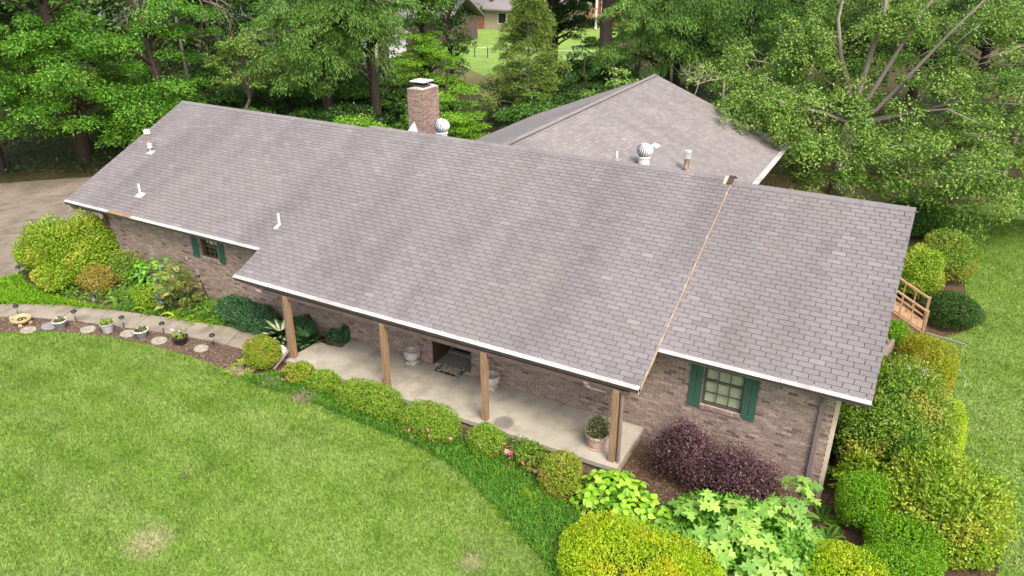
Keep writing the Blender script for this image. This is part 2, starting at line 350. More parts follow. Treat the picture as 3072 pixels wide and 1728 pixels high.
def thing(name, label, cat, loc, group=None):
    o = link(name, None); o.location = loc; ROOT[o.name] = tuple(loc)
    o['label'] = label; o['category'] = cat
    if group: o['group'] = group
    return o
def solo(name, mb, m, label, cat, loc=(0, 0, 0), group=None, **k):
    o = link(name, mb.mesh(name, m, loc, **k)); o.location = loc; ROOT[o.name] = tuple(loc); o['label'] = label; o['category'] = cat
    if group: o['group'] = group
    return o
def structure(name, me, kind='structure'):
    return link(name, me, None, kind=kind)
def copy_thing(src, loc, label, rz=0, sc=1):
    c = src.copy(); COL.objects.link(c); c.location = loc; c.rotation_euler = (0, 0, rz); c.scale = (sc, sc, sc); c['label'] = label
    for ch in list(src.children):
        d = ch.copy(); COL.objects.link(d); d.parent = c
        for g in list(ch.children):
            e = g.copy(); COL.objects.link(e); e.parent = d
    return c
def G(x):                                   # the ground falls gently towards the right
    return float(np.interp(x, [-60, 8, 22, 30, 80], [-.12, -.12, -.5, -.6, -.6]))
def sheet(name, poly, m, dz=0.0, thick=0, kind='structure', parent=None):
    bm = bmesh.new(); f = bm.faces.new([bm.verts.new((x, y, 0)) for x, y in poly])
    if f.normal.z < 0: f.normal_flip()
    bmesh.ops.triangulate(bm, faces=list(bm.faces))
    for x in (8, 22, 30):
        bmesh.ops.bisect_plane(bm, geom=list(bm.verts) + list(bm.edges) + list(bm.faces), plane_co=(x, 0, 0), plane_no=(1, 0, 0))
    for v in bm.verts: v.co.z = G(v.co.x) + dz
    if thick:
        r = bmesh.ops.extrude_face_region(bm, geom=list(bm.faces))
        for v in [e for e in r['geom'] if isinstance(e, bmesh.types.BMVert)]: v.co.z += thick
        bmesh.ops.recalc_face_normals(bm, faces=bm.faces)
    else:
        bmesh.ops.recalc_face_normals(bm, faces=bm.faces)
        for f in bm.faces:
            if f.normal.z < 0: f.normal_flip()
    me = bpy.data.meshes.new(name); bm.to_mesh(me); bm.free(); me.materials.append(m)
    return link(name, me, parent, **({'kind': kind} if kind else {}))
def smooth_poly(pts, n=6, closed=False):
    P = [Vector((x, y, 0)) for x, y in pts]; out = []
    for i in range(len(P) - 1):
        p0, p1, p2, p3 = P[max(i - 1, 0)], P[i], P[i + 1], P[min(i + 2, len(P) - 1)]
        for k in range(n):
            t = k / n
            q = .5 * (2 * p1 + (p2 - p0) * t + (2 * p0 - 5 * p1 + 4 * p2 - p3) * t * t + (3 * p1 - p0 - 3 * p2 + p3) * t ** 3)
            out.append((q.x, q.y))
    return out + [pts[-1]]
def np_mesh(name, verts, faces, m, tones=None, smooth=False):
    """verts (n,3), faces (k,3|4) as one mesh, fast"""
    me = bpy.data.meshes.new(name); k, s = faces.shape
    me.vertices.add(len(verts)); me.vertices.foreach_set('co', np.ascontiguousarray(verts, np.float32).ravel())
    me.loops.add(k * s); me.loops.foreach_set('vertex_index', np.ascontiguousarray(faces, np.int32).ravel())
    me.polygons.add(k); me.polygons.foreach_set('loop_start', np.arange(0, k * s, s, dtype=np.int32))
    try: me.polygons.foreach_set('loop_total', np.full(k, s, np.int32))
    except Exception: pass
    if tones is not None:
        a = me.attributes.new('tone', 'FLOAT', 'FACE'); a.data.foreach_set('value', np.ascontiguousarray(tones, np.float32))
    me.update(calc_edges=True); me.validate()
    ms = m if isinstance(m, (list, tuple)) else [m]
    for x in ms: me.materials.append(x)
    if smooth: me.polygons.foreach_set('use_smooth', np.ones(k, bool))
    return me
def norm(a): return a / np.maximum(np.linalg.norm(a, axis=-1, keepdims=True), 1e-9)
def leaf_arrays(p, d, n, ln, wd, fold=.12):
    """kite leaves: base p, axis d, face normal n"""
    d = norm(d); n = norm(n - (n * d).sum(1, keepdims=True) * d); s = np.cross(d, n)
    ln = ln[:, None]; wd = wd[:, None]
    v = np.stack([p, p + d * ln * .45 + s * wd / 2 + n * wd * fold, p + d * ln - n * ln * .08, p + d * ln * .45 - s * wd / 2 + n * wd * fold], 1)
    k = len(p); return v.reshape(-1, 3), np.arange(k * 4).reshape(k, 4)
def cat(parts):
    vs, fs, ts, o = [], [], [], 0
    for v, f, t in parts: vs.append(v); fs.append(f + o); ts.append(t); o += len(v)
    return np.concatenate(vs), np.concatenate(fs), np.concatenate(ts)

# ------------------------------------------------------------------ ground, lawns, paving
me = bpy.data.meshes.new('ground')
xs = [-260, -60, 8, 22, 30, 260]; ys = [-160, 420]
me.from_pydata([(x, y, G(x) - .03) for y in ys for x in xs], [], [(i, i + 1, i + 7, i + 6) for i in range(5)]); me.materials.append(M['ground'])
structure('ground', me)
LAWN_EDGE = smooth_poly([(-2.5, -6.6), (0, -5.35), (1.9, -4.25), (3.5, -3.3), (5.5, -2.66), (7.7, -2.36), (9.5, -2.3), (11.0, -2.42), (12.35, -2.28), (14.4, -2.33), (16.3, -2.4), (17.95, -2.78), (19.1, -3.4), (20.2, -3.95), (21.05, -4.45), (22.2, -5.2), (24.5, -5.9), (26.8, -4.6), (28.0, -2.2), (28.6, .2)], 5)
R_EDGE = smooth_poly([(28.6, .2), (28.55, 1.5), (28.0, 3.0), (27.65, 5), (27.5, 7), (27.15, 8.7), (26.75, 9.7), (26.75, 10.2), (27.3, 10.4), (28.0, 11.6), (27.9, 14), (27.7, 16.5), (27.0, 18.5), (26.4, 21), (26.5, 24), (31, 27), (40, 27)], 4)
sheet('front_lawn', LAWN_EDGE + [(40, .2), (40, -40), (-40, -40), (-40, -6.6)], M['lawn'], .012)
sheet('side_lawn', R_EDGE + [(60, 27), (60, .2)], M['lawn'], .012)
sheet('planting_bed', [(-1.6, -1.2), (-.2, -2.6), (2, -1.9), (5.3, -1.05), (9.0, -.4), (9.6, -.9), (9.3, -2.3)] + LAWN_EDGE[30:] + R_EDGE[:52] + [(26.4, 21), (25, 12), (25.2, 1), (24, .7), (1.0, .7), (-1.4, .9)], M['bed'], .002)
WU = smooth_poly([(-4.2, -5.7), (-2.2, -4.5), (.13, -2.98), (2.0, -2.02), (3.6, -1.52), (5.27, -1.11), (7.66, -.56), (8.9, -.36), (9.6, -.3), (10.2, -.35), (10.9, -.45)], 4)
WL = smooth_poly([(-3.2, -6.6), (-1.2, -5.2), (1.04, -3.51), (3.0, -2.68), (4.91, -2.13), (6.69, -1.67), (8.4, -1.36), (9.12, -1.27), (9.9, -1.2), (10.9, -1.15)], 4)
sheet('mulch_strip', [(x, y) for x, y in LAWN_EDGE if x < 9.6] + [(9.6, -1.25)] + [(x, y + .03) for x, y in WL[::-1] if x < 9.6 and x > -2.5], M['mulchbed'], .016)
walk = link('concrete_walk', None, None, kind='structure')
def edge_y(E, x): return float(np.interp(x, [p[0] for p in E], [p[1] for p in E]))
cuts = [-4.4, -1.2, .7, 2.82, 5.37, 7.0, 8.65, 10.9]
for a, b in zip(cuts[:-1], cuts[1:]):
    a2, b2 = a + .012, b - .012; sk = .3
    up = [(x - sk, edge_y(WU, x - sk)) for x in np.linspace(a2, b2, 5)]; lo = [(x, edge_y(WL, x)) for x in np.linspace(b2, a2, 5)]
    sheet('paving_slab', up + lo, M['walk'], -.02, .055 + random.uniform(-.004, .004), None, walk)
sheet('driveway', [(-40, -9), (-6, -7.5), (-2.4, -4.75)] + smooth_poly([(-2.35, -3.9), (-1.95, -2.5), (-1.75, -1.6), (-2.0, -.5), (-1.7, .6), (-.9, 1.4), (1.2, 1.5)], 4) + [(1.3, 9.6), (-6, 10.6), (-10.3, 7.2), (-12.9, 4.6), (-40, -3)], M['drive'], .012)
# cracks opened in the drive
ck = MB()
for pts in ([(-9, -1), (-7.5, .2), (-6.6, .3), (-5.2, 1.6), (-4.1, 1.9), (-2.6, 3.2)], [(-6.6, .3), (-6.9, 1.8), (-6.2, 3.4), (-6.8, 5.3)], [(-5.2, 1.6), (-4.0, .2), (-3.0, -.3), (-2.2, -.2)], [(-8, -3.2), (-6.1, -2.1), (-4.6, -2.2), (-3.1, -1.4)]):
    P = smooth_poly(pts, 5); P = [(x + random.gauss(0, .05), y + random.gauss(0, .05)) for x, y in P]
    for (x0, y0), (x1, y1) in zip(P[:-1], P[1:]):
        d = Vector((x1 - x0, y1 - y0, 0)).normalized(); n = Vector((-d.y, d.x, 0)) * random.uniform(.012, .03); z = -.104
        ck.add([(x0 - n.x, y0 - n.y, z), (x1 - n.x, y1 - n.y, z), (x1 + n.x, y1 + n.y, z), (x0 + n.x, y0 + n.y, z)], [(0, 1, 2, 3)])
structure('driveway_crack', ck.mesh('driveway_crack', M['soil']))
sheet('neighbour_lawn', [(-7.5, 41), (-4, 44), (-1, 50), (-4, 60), (-12, 84), (-34, 72), (-22, 54), (-14, 46)], M['lawn'], .01)
sheet('back_clearing', [(-9.5, 34), (-3, 34), (-3.5, 43.5), (-7.3, 41.3), (-12, 44)], M['dry'], .006)
sheet('far_road', [(-90, 58), (-70, 50), (-28, 100), (-36, 110)], M['asphalt'], .012)
sheet('far_lawn', [(-120, 66), (-95, 60), (-60, 118), (-84, 128)], M['lawn'], .016)
sheet('woodland_floor', [(21, 20.5), (26, 21), (31, 27), (36, 27.5), (30, 30), (21, 27)], M['dry'], .004)

# ------------------------------------------------------------------ the brick house
HX0, HX1 = 0.0, 25.67; X1, X2 = 9.18, 21.24; YR, ZR, ZE = 5.5, 4.94, 2.52
S = (ZR - ZE) / YR
house = thing('brick_house', 'long low brown brick house with a grey shingle roof and a front porch', 'house', (12.5, 5.5, -.5))
wall = None
OPEN = [(5.86, 6.65, 1.46, 2.36), (14.72, 15.98, -.02, 2.3), (22.21, 23.13, 1.1, 2.36)]
WX0, WX1, WY = 1.42, 25.0, .56; WZ0, WZ1 = -.7, 2.42
mb = MB(); xs = [WX0] + [q for o in OPEN for q in o[:2]] + [WX1]
for i in range(0, len(xs), 2): mb.box(xs[i], xs[i + 1], WY, WY + .2, WZ0, WZ1)
for a, b, z0, z1 in OPEN: mb.box(a, b, WY + .001, WY + .2, WZ0, z0); mb.box(a, b, WY + .001, WY + .2, z1, WZ1)
mb.box(WX1 - .2, WX1 - .001, WY + .2, 10.4, WZ0, WZ1); mb.box(WX0 + .001, WX0 + .2, WY + .2, 10.4, WZ0, WZ1); mb.box(WX0, WX1, 10.4, 10.6, WZ0, WZ1)
mb.prism([(WY + .2, WZ1 + .001), (10.4, WZ1 + .001), (YR, ZR - .3)], WX1 - .2, WX1 - .002); mb.prism([(WY + .2, WZ1 + .001), (10.4, WZ1 + .001), (YR, ZR - .3)], WX0 + .002, WX0 + .2)
wall = part('wall', mb, M['mortar'], house)
# bricks
BL, BC = .2135, .0735; bricks = []
nc = int((WZ1 - WZ0) / BC)
def open_at(x0, x1, z0, z1): return any(x0 < b - .004 and x1 > a + .004 and z0 < t - .004 and z1 > c + .004 for a, b, c, t in OPEN)
for r in range(nc):
    z = WZ0 + r * BC; off = (BL / 2 if r % 2 else 0)
    x = WX0 - off
    while x < WX1:
        x0, x1 = max(x, WX0), min(x + BL - .013, WX1)
        if x1 - x0 > .03:
            segs = [(x0, x1)]
            for a, b, c, t_ in OPEN:
                if z < t_ and z + BC > c: segs = [q for s_ in segs for q in ((s_[0], min(s_[1], a)), (max(s_[0], b), s_[1])) if q[1] - q[0] > .03]
            for s_ in segs:
                if z + BC < -.1 and 11.0 < s_[0] and s_[1] < 20.85: continue
                bricks.append(('f', s_[0], s_[1], z, z + BC - .0135))
        x += BL
    y = WY + (.0 if r % 2 else BL / 2)
    while y < 10.6:
        if y + BL > WY + .05: bricks.append(('r', max(y, WY + .01), min(y + BL - .013, 10.6), z, z + BC - .0135))
        y += BL
def bd(b):
    c = Vector(((b[1] + b[2]) / 2, WY, b[3])) if b[0] == 'f' else Vector((WX1, (b[1] + b[2]) / 2, b[3]))
    return (c - CAM).length + (9 if b[0] == 'r' else 0) + (6 if b[3] < .25 else 0)
bricks.sort(key=bd)
full_me = None; MB().box
fm = MB().box(-(BL - .013) / 2, (BL - .013) / 2, -.012, .02, -(BC - .0135) / 2, (BC - .0135) / 2); full_me = fm.mesh('brick', M['brick']); full_me.attributes['tone'].data.foreach_set('value', np.zeros(len(full_me.polygons), np.float32))
rest = MB(); cnt = 0; RL = Vector(ROOT[house.name])
for b in bricks:
    tn = random.random(); pr = random.uniform(0, .004)
    if b[0] == 'f' and cnt < 300 and abs((b[2] - b[1]) - (BL - .013)) < 1e-6:
        o = link('brick', full_me, wall, tone=tn); o.location = Vector(((b[1] + b[2]) / 2, WY - pr, (b[3] + b[4]) / 2)) - RL; cnt += 1
    elif b[0] == 'f': rest.box(b[1], b[2], WY - .012 - pr, WY + .02, b[3], b[4], tn)
    else: rest.box(WX1 - .02, WX1 + .012 + pr, b[1], b[2], b[3], b[4], tn)
part('brickwork', rest, M['brick'], wall, kind='stuff')

# porch floor, skirt and pavers
P = thing  # (porch belongs to the house)
mb = MB().prism([(10.95, -1.26), (20.92, -1.26), (20.92, .545), (11.83, .545), (11.86, .05), (11.4, -.03), (11.02, .04)], -.13, 0.0, 'z')
slab = part('porch_slab', mb, M['porch'], house, bevel=.008)
mb = MB(); mb.box(11.05, 20.84, -1.17, -1.0, -.75, -.132); mb.box(20.7, 20.84, -1.0, .54, -.75, -.132)
skirt = part('porch_skirt', mb, M['mortar'], house)
mb = MB()
for r in range(9):
    z = -.75 + r * BC; x = 11.05 - (BL / 2 if r % 2 else 0); y = -1.17 - (0 if r % 2 else BL / 2)
    if z + BC > -.13: break
    while x < 20.8: mb.box(max(x, 11.05), min(x + BL - .01, 20.84), -1.182, -1.15, z, z + BC - .0135, random.random()); x += BL
    while y < .5: mb.box(20.82, 20.852, max(y, -1.16), min(y + BL - .01, .53), z, z + BC - .0135, random.random()); y += BL
part('brickwork', mb, M['brick'], skirt, kind='stuff')
pav = link('paver_patch', MB().box(11.0, 11.84, .02, .54, -.3, -.075).mesh('paver_patch', M['soil'])); pav['kind'] = 'structure'
pm = MB().box(-.098, .098, -.048, .048, 0, .045).mesh('paver', M['paver'], bevel=.004)
for i in range(-3, 6):
    for j in range(-3, 6):
        for q in (0, 1):
            u, v = (i * .2 + j * .2 + q * .1, j * .1 - i * .1) if False else (i * .205, j * .205)
            x, y = 11.4 + u * .707 - v * .707 + q * .07, .27 + u * .707 + v * .707 + q * .07
            if 11.1 < x < 11.76 and .1 < y < .46:
                o = link('paver', pm, pav); o.location = (x, y, -.08); o.rotation_euler = (random.gauss(0, .02), random.gauss(0, .02), R(45 if q else 135))

# roof decks
def slope_pt(y, lift=0): return ZR - S * abs(y - YR) + lift
roof = part('roof', MB().prism([(.03, slope_pt(.03) - .02), (YR, ZR - .02), (10.97, slope_pt(10.97) - .02), (10.97, slope_pt(10.97) - .13), (YR, ZR - .15), (.03, slope_pt(.03) - .13)], HX0 + .005, HX1 - .005), M['underlay'], house)
PL = .09                                   # the porch roof lies over the main roof
porch_roof = part('porch_roof', MB().prism([(-1.08, slope_pt(-1.08, PL) - .02), (YR, ZR + PL - .02), (YR + 1.2, ZR + PL - .02 - S * 1.2), (YR + 1.2, ZR + PL - .06 - S * 1.2), (YR, ZR + PL - .06), (-1.08, slope_pt(-1.08, PL) - .13)], X1 + .01, X2 - .035), M['underlay'], house)
WRX, WRZ, WXL, WXR, WY0, WY1 = 14.2, 4.98, 8.08, 20.36, 5.62, 19.75
SW = (WRZ - ZE) / (WXR - WRX)
wing_roof = part('wing_roof', MB().prism([(WXR - .02, ZE - .02), (WRX, WRZ - .02), (WXL + .02, ZE - .02), (WXL + .02, ZE - .13), (WRX, WRZ - .15), (WXR - .02, ZE - .13)], WY0, WY1, 'y'), M['underlay'], house)
TW, TE = .333, .143
def tab_mesh(wd, ln, name='shingle', m=None):
    """one tab: its butt edge proud, its top tucked under the course above"""
    b = MB(); b.add([(-wd / 2, 0, 0), (wd / 2, 0, 0), (wd / 2, ln, -.004), (-wd / 2, ln, -.004), (-wd / 2, 0, .012), (wd / 2, 0, .012), (wd / 2, ln, .004), (-wd / 2, ln, .004)],
          [(4, 5, 6, 7), (0, 1, 5, 4), (1, 2, 6, 5), (2, 3, 7, 6), (3, 0, 4, 7)])
    return b
TABM = tab_mesh(TW - .015, TE - .004).mesh('shingle', M['shingle']); TABM.attributes['tone'].data.foreach_set('value', np.zeros(5, np.float32))
def tabs_front(x0, x1, y0, y1, lift, shift=.127):
    """list of (x centre, width, distance up the slope, y, z)"""
    out = []; slen = (y1 - y0) / math.cos(math.atan(S)); k = 0; d = 0
    while d < slen - .06:
        o = (k * .139) % TW; x = x0 - o
        while x < x1:
            a, b = max(x, x0), min(x + TW - .015, x1)
            if b - a > .03:
                y = y0 + d * math.cos(math.atan(S)); out.append(((a + b) / 2, b - a, y, slope_pt(y, lift)))
            x += TW
        d += TE; k += 1
    return out
allt = []
for par, x0, x1, y0, y1, lift in ((roof, HX0, X1 + .02, .085, YR - .05, 0), (roof, X2 - .02, HX1, .085, YR - .05, 0), (porch_roof, X1, X2 + .004, -1.02, YR - .05, PL)):
    allt += [(par, *q) for q in tabs_front(x0, x1, y0, y1, lift)]
allt.sort(key=lambda q: (Vector((q[1], q[3], q[4])) - CAM).length)
ang = math.atan(S); fields = {roof: [], porch_roof: []}; cnt = {roof: 0, porch_roof: 0}
def emit(mb, q, tn, m4):
    t = tab_mesh(q[2] - 0, TE - .004) ; mb.add([m4 @ Vector(v) for v in t.v], t.f, tn)
fld = {roof: MB(), porch_roof: MB()}
def tabtone():
    r = random.random(); return min(.99, max(0.02, random.gauss(.5, .14))) if r > .012 else random.uniform(.95, 1)
for q in allt:
    par, x, wd, y, z = q; m4 = Matrix.Translation((x, y, z)) @ Matrix.Rotation(ang + random.gauss(0, .004), 4, 'X') @ Matrix.Rotation(random.gauss(0, .004), 4, 'Z')
    if cnt[par] < (200 if par is roof else 100) and wd > TW - .0155:
        o = link('shingle', TABM, par, tone=tabtone()); o.matrix_local = Matrix.Translation(-RL) @ m4; cnt[par] += 1
    else: emit(fld[par], (0, 0, wd), tabtone(), m4)
for k_, v_ in fld.items(): part('shingle_field', v_, M['shingle'], k_, kind='stuff')
# wing slopes
wf = MB(); aw = math.atan(SW)
for side in (1, -1):
    d = 0; k = 0; slen = (WXR - WRX) / math.cos(aw)
    while d < slen - .05:
        xx = (WXR - .0 - d * math.cos(aw)) if side > 0 else (WXL + d * math.cos(aw)); z = ZE + d * math.sin(aw); y = WY0 - (k * .139) % TW
        while y < WY1:
            yc = y + TW / 2
            if z > slope_pt(max(yc, YR)) - .03:
                a, b = max(y, WY0), min(y + TW - .008, WY1)
                if b - a > .04:
                    m4 = Matrix.Translation((xx, (a + b) / 2, z)) @ Matrix.Rotation(R(90) * side, 4, 'Z') @ Matrix.Rotation(aw, 4, 'X')
                    t = tab_mesh(b - a, TE + .004); wf.add([m4 @ Vector(v) for v in t.v], t.f, random.random())
            y += TW
        d += TE; k += 1
part('shingle_field', wf, M['shingle_pale'], wing_roof, kind='stuff')
# repaired tabs lying proud on the wing
for (x, y, s_) in ((17.1, 11.9, 1), (16.2, 10.9, .7)):
    z = WRZ - SW * (x - WRX) + .02
    m4 = Matrix.Translation((x, y, z)) @ Matrix.Rotation(R(90), 4, 'Z') @ Matrix.Rotation(aw, 4, 'X')
    t = tab_mesh(.5 * s_, .26 * s_); part('patch', MB().add([m4 @ Vector(v) for v in t.v], t.f, .2), M['galv'] if s_ == 1 else M['slate'], wing_roof)
# rear slope of the main roof
mb = MB()
for k in range(38):
    y = 10.9 - k * .1312; z = slope_pt(y); x = HX0 - (k * .139) % TW
    while x < HX1:
        a, b = max(x, HX0), min(x + TW - .012, HX1)
        if b - a > .04: m4 = Matrix.Translation(((a + b) / 2, y, z)) @ Matrix.Rotation(R(180), 4, 'Z') @ Matrix.Rotation(ang, 4, 'X'); t = tab_mesh(b - a, TE + .004); mb.add([m4 @ Vector(v) for v in t.v], t.f, random.random())
        x += TW
part('rear_shingle_field', mb, M['shingle'], roof, kind='stuff')
def ridge_caps(par, p0, p1, slope, m, name='ridge_cap'):
    p0, p1 = Vector(p0), Vector(p1); d = (p1 - p0).normalized(); sd_ = Vector((d.y, -d.x, 0)); L_ = (p1 - p0).length; n = int(L_ / .145); mb = MB()
    for i in range(n):
        a = p0 + d * (i * .145); b = a + d * .3 if i < n - 1 else p1; za, zb = .022, .008; ww = .155
        if i >= n - 1: b = p1
        vs = []
        for q, zz in ((a, za), (b, zb)):
            vs += [q + sd_ * ww + Vector((0, 0, zz - slope * ww)), q + Vector((0, 0, zz)), q - sd_ * ww + Vector((0, 0, zz - slope * ww))]
        vs += [v - Vector((0, 0, .012)) for v in vs]
        mb.add(vs, [(0, 1, 4, 3), (1, 2, 5, 4), (0, 6, 7, 1), (1, 7, 8, 2), (6, 9, 10, 7), (7, 10, 11, 8), (0, 3, 9, 6), (2, 8, 11, 5)], tabtone())
    part(name, mb, m, par, kind='stuff')
ridge_caps(roof, (HX0, YR, ZR), (X1 + .1, YR, ZR), S, M['shingle']); ridge_caps(roof, (HX1, YR, ZR), (X2 - .1, YR, ZR), S, M['shingle'])
ridge_caps(porch_roof, (X1, YR, ZR + PL), (X2, YR, ZR + PL), S, M['shingle']); ridge_caps(wing_roof, (WRX, WY1, WRZ), (WRX, 6.0, WRZ), SW, M['shingle_pale'])
# rake boards and the open ridge end of the porch roof
mb = MB(); yy = [-1.1, 5.35]
mb.add([(X2 - .014, y, slope_pt(y, PL) + o) for y in yy for o in (-.15, -.004)] + [(X2, y, slope_pt(y, PL) + o) for y in yy for o in (-.15, -.004)], [(0, 1, 3, 2), (4, 6, 7, 5), (0, 4, 5, 1), (2, 3, 7, 6), (1, 5, 7, 3), (0, 2, 6, 4)])
part('rake_board', mb, M['fascia'], porch_roof)
mb = MB().prism([(5.22, ZR - .1), (5.5, ZR + .02), (5.5, ZR + .13), (5.22, ZR + .0)], X2 - .2, X2 + .02); part('ridge_end_block', mb, M['fascia'], porch_roof)
mb = MB().prism([(5.2, ZR + .002), (5.5, ZR + .135), (5.78, ZR + .01), (5.78, ZR + .035), (5.5, ZR + .16), (5.2, ZR + .027)], X2 - .098, X2 + .05); part('ridge_end_cap', mb, M['brown_dark'], porch_roof)
for x in (HX1 - .03, HX0):
    mb = MB().prism([(.02, slope_pt(.02) - .15), (YR, ZR - .15), (10.98, slope_pt(10.98) - .15), (10.98, slope_pt(10.98) - .0), (YR, ZR - .0), (.02, slope_pt(.02) - .0)], x, x + .03); part('rake_board', mb, M['brown'], roof)
mb = MB().prism([(WXR, ZE - .13), (WRX, WRZ - .13), (WXL, ZE - .13), (WXL, ZE), (WRX, WRZ), (WXR, ZE)], WY1, WY1 + .03, 'y'); part('rake_board', mb, M['brown'], wing_roof)
# soffits
part('soffit', MB().box(HX0 + .03, HX1 - .03, .06, WY - .001, 2.385, 2.4).box(WX1 + .02, HX1 - .04, WY, 10.4, 2.405, 2.42).box(HX0 + .04, WX0 - .01, WY, 10.4, 2.405, 2.42), M['soffit'], house)
part('porch_ceiling', MB().prism([(-1.0, 1.93), (.54, 2.36), (.54, 2.38), (-1.0, 1.95)], X1 + .05, X2 - .05), M['soffit'], house)
# gutters: brown trough with a pale guard on top
def gutter(x0, x1, y, z, par, seams, rust=None):
    part('gutter', MB().prism([(y + .11, z + .03), (y + .0, z - .01), (y + .012, z - .05), (y + .035, z - .1), (y + .11, z - .1)], x0, x1), M['brown'], par)
    xs_ = [x0] + seams + [x1]
    for a, b in zip(xs_[:-1], xs_[1:]):
        r_ = rust and abs(a - rust) < .01; e = random.uniform(-.004, .004)
        o = part('gutter_guard', MB().prism([(y - .014, z - .012 + e), (y + .13, z + .05 + e), (y + .13, z + .06 + e), (y - .01, z + .0 + e), (y - .016, z - .006 + e)], a + .004, b - .004), M['rust'] if r_ else M['guard'], par)
        if r_: o['label'] = 'rusty bare stretch without its pale cover'
gutter(HX0, X1 + .05, .0, ZE - .0, roof, [2.28, 3.42, 6.2], 2.28)
gutter(X2 + .01, HX1, .0, ZE, roof, [23.9])
gutter(X1 - .03, X2 + .0, -1.11, slope_pt(-1.11, PL), porch_roof, [11.4, 13.6, 15.1, 17.2, 19.6])
mb = MB().prism([(WXR + .02, ZE - .02), (WXR + .1, ZE - .02), (WXR + .12, ZE + .02), (WXR - .08, ZE + .05), (WXR - .08, ZE - .1), (WXR + .06, ZE - .1)], WY0 + 6, WY1, 'y'); part('gutter', mb, M['guard'], wing_roof)
# wing walls
wm = MB().box(WXL + .6, WXL + .8, 10.6, WY1 - .4, -.7, 2.55).box(18.9, 19.1, 10.6, WY1 - .4, -.7, 2.8).box(WXL + .8, 18.9, WY1 - .6, WY1 - .4, -.7, 2.55)
wm.prism([(WXL + .8, 2.551), (18.9, 2.551), (18.9, ZE + SW * (WXR - 18.9) - .2), (WRX, WRZ - .2), ], WY1 - .6, WY1 - .402, 'y'); part('wing_wall', wm, M['brick'], house)

# porch posts, beam, downspouts
for x in (11.05, 14.34, 17.35, 20.72):
    part('porch_post', MB().box(x - .075, x + .075, -1.105, -.955, 0, 1.93), M['post'], house, bevel=.006)
part('porch_beam', MB().box(10.2, 21.0, -1.08, -.98, 1.86, 1.95), M['brown'], house)
def spout(pts, wd=.085, name='downspout', m='spout'):
    mb = MB(); mb.tube(pts, wd / 2, 8); part(name, mb, M[m], house)
spout([(20.0, -1.07, 1.93), (20.0, -1.05, 1.84), (20.1, -1.0, 1.78), (20.5, -.98, 1.78)], .14, 'gutter_elbow')
spout([(9.95, -1.05, 1.95), (9.95, -1.04, 1.88), (10.1, -1.0, 1.81), (10.7, -.98, 1.8)], .14, 'gutter_elbow')
spout([(20.86, -1.03, 1.95), (20.86, -1.03, .02), (20.93, -1.12, -.08), (21.02, -1.3, -.17), (21.0, -1.42, -.3), (21.25, -1.5, -.4), (22.0, -1.62, -.46)])
spout([(10.93, -1.03, 1.95), (10.93, -1.06, .28), (10.92, -1.1, .2), (10.85, -1.66, -.14)])
part('downspout', MB().box(24.72, 24.83, .46, .54, -.55, 2.05), M['spout'], house, bevel=.01); part('downspout', MB().tube([(24.775, .2, 2.39), (24.775, .3, 2.3), (24.775, .47, 2.12), (24.775, .5, 2.0)], .05, 8), M['spout'], house)
part('corner_trim', MB().box(25.014, 25.11, .575, .63, -.55, 2.38), M['creamtrim'], house)
part('corner_trim', MB().box(25.014, 25.09, .64, .8, -.55, 2.38), M['brown_dark'], house)
part('corner_board', MB().box(WX0 - .12, WX0 - .003, WY - .06, WY + .1, -.3, 2.38), M['brown'], house)
spout([(.25, .06, 2.4), (.3, .1, 2.3), (.5, .3, 2.24), (1.25, .42, 2.2), (1.34, .46, 2.1), (1.34, .48, -.1)], .09, 'downspout', 'brown')

# windows and shutters
def window(x0, x1, z0, z1, yg, cols, rows, lower):
    fr = part('window', MB().box(x0, x0 + .05, WY + .03, yg + .07, z0, z1).box(x1 - .05, x1, WY + .03, yg + .07, z0, z1).box(x0 + .05, x1 - .05, WY + .03, yg + .07, z0, z0 + .045).box(x0 + .05, x1 - .05, WY + .03, yg + .07, z1 - .05, z1), M['trim'], house)
    zm = z0 + lower; ax0, ax1 = x0 + .05, x1 - .05
    part('meeting_rail', MB().box(ax0, ax1, yg - .02, yg + .025, zm - .025, zm + .03), M['trim'], fr)
    for za, zb in ((z0 + .045, zm - .025), (zm + .03, z1 - .05)):
        cw = (ax1 - ax0) / cols; ch = (zb - za) / rows
        for i in range(1, cols): part('muntin', MB().box(ax0 + i * cw - .011, ax0 + i * cw + .011, yg - .012, yg + .012, za, zb), M['trim'], fr)
        for j in range(1, rows): part('muntin', MB().box(ax0, ax1, yg - .0105, yg + .0105, za + j * ch - .011, za + j * ch + .011), M['trim'], fr)
        for i in range(cols):
            for j in range(rows): part('pane', MB().box(ax0 + i * cw + .011, ax0 + (i + 1) * cw - .011, yg + .013, yg + .016, za + j * ch + .011, za + (j + 1) * ch - .011), M['glass'], fr)
    b = MB(); z = z0 + .05
    while z < z1 - .06:
        b.add([(ax0, yg + .055, z), (ax1, yg + .055, z), (ax1, yg + .078, z + .024), (ax0, yg + .078, z + .024)], [(0, 1, 2, 3)]); z += .0265
    if lower > .4: part('blind', b, M['blind'], fr)
    part('back_panel', MB().box(ax0, ax1, yg + .2, yg + .22, z0, z1), M['interior'], fr)
    return fr
wr = window(22.21, 23.13, 1.1, 2.36, WY + .07, 3, 2, .64)
wl = window(5.86, 6.65, 1.46, 2.36, WY + .12, 3, 2, .36)
part('blind', MB().box(5.92, 6.59, WY + .2, WY + .21, 1.86, 2.3), M['blind'], wl)
for a, b, z in ((22.17, 23.17, 1.1), (5.8, 6.7, 1.46)):
    sl = part('window_sill', MB().box(a, b, WY - .03, WY + .06, z - .085, z - .03), M['mortar'], house); x = a
    while x < b - .05: part('sill_brick', MB().box(x, x + .058, WY - .05, WY + .09, z - .095, z - .004, random.random()), M['brick'], sl, bevel=.003); x += .0675
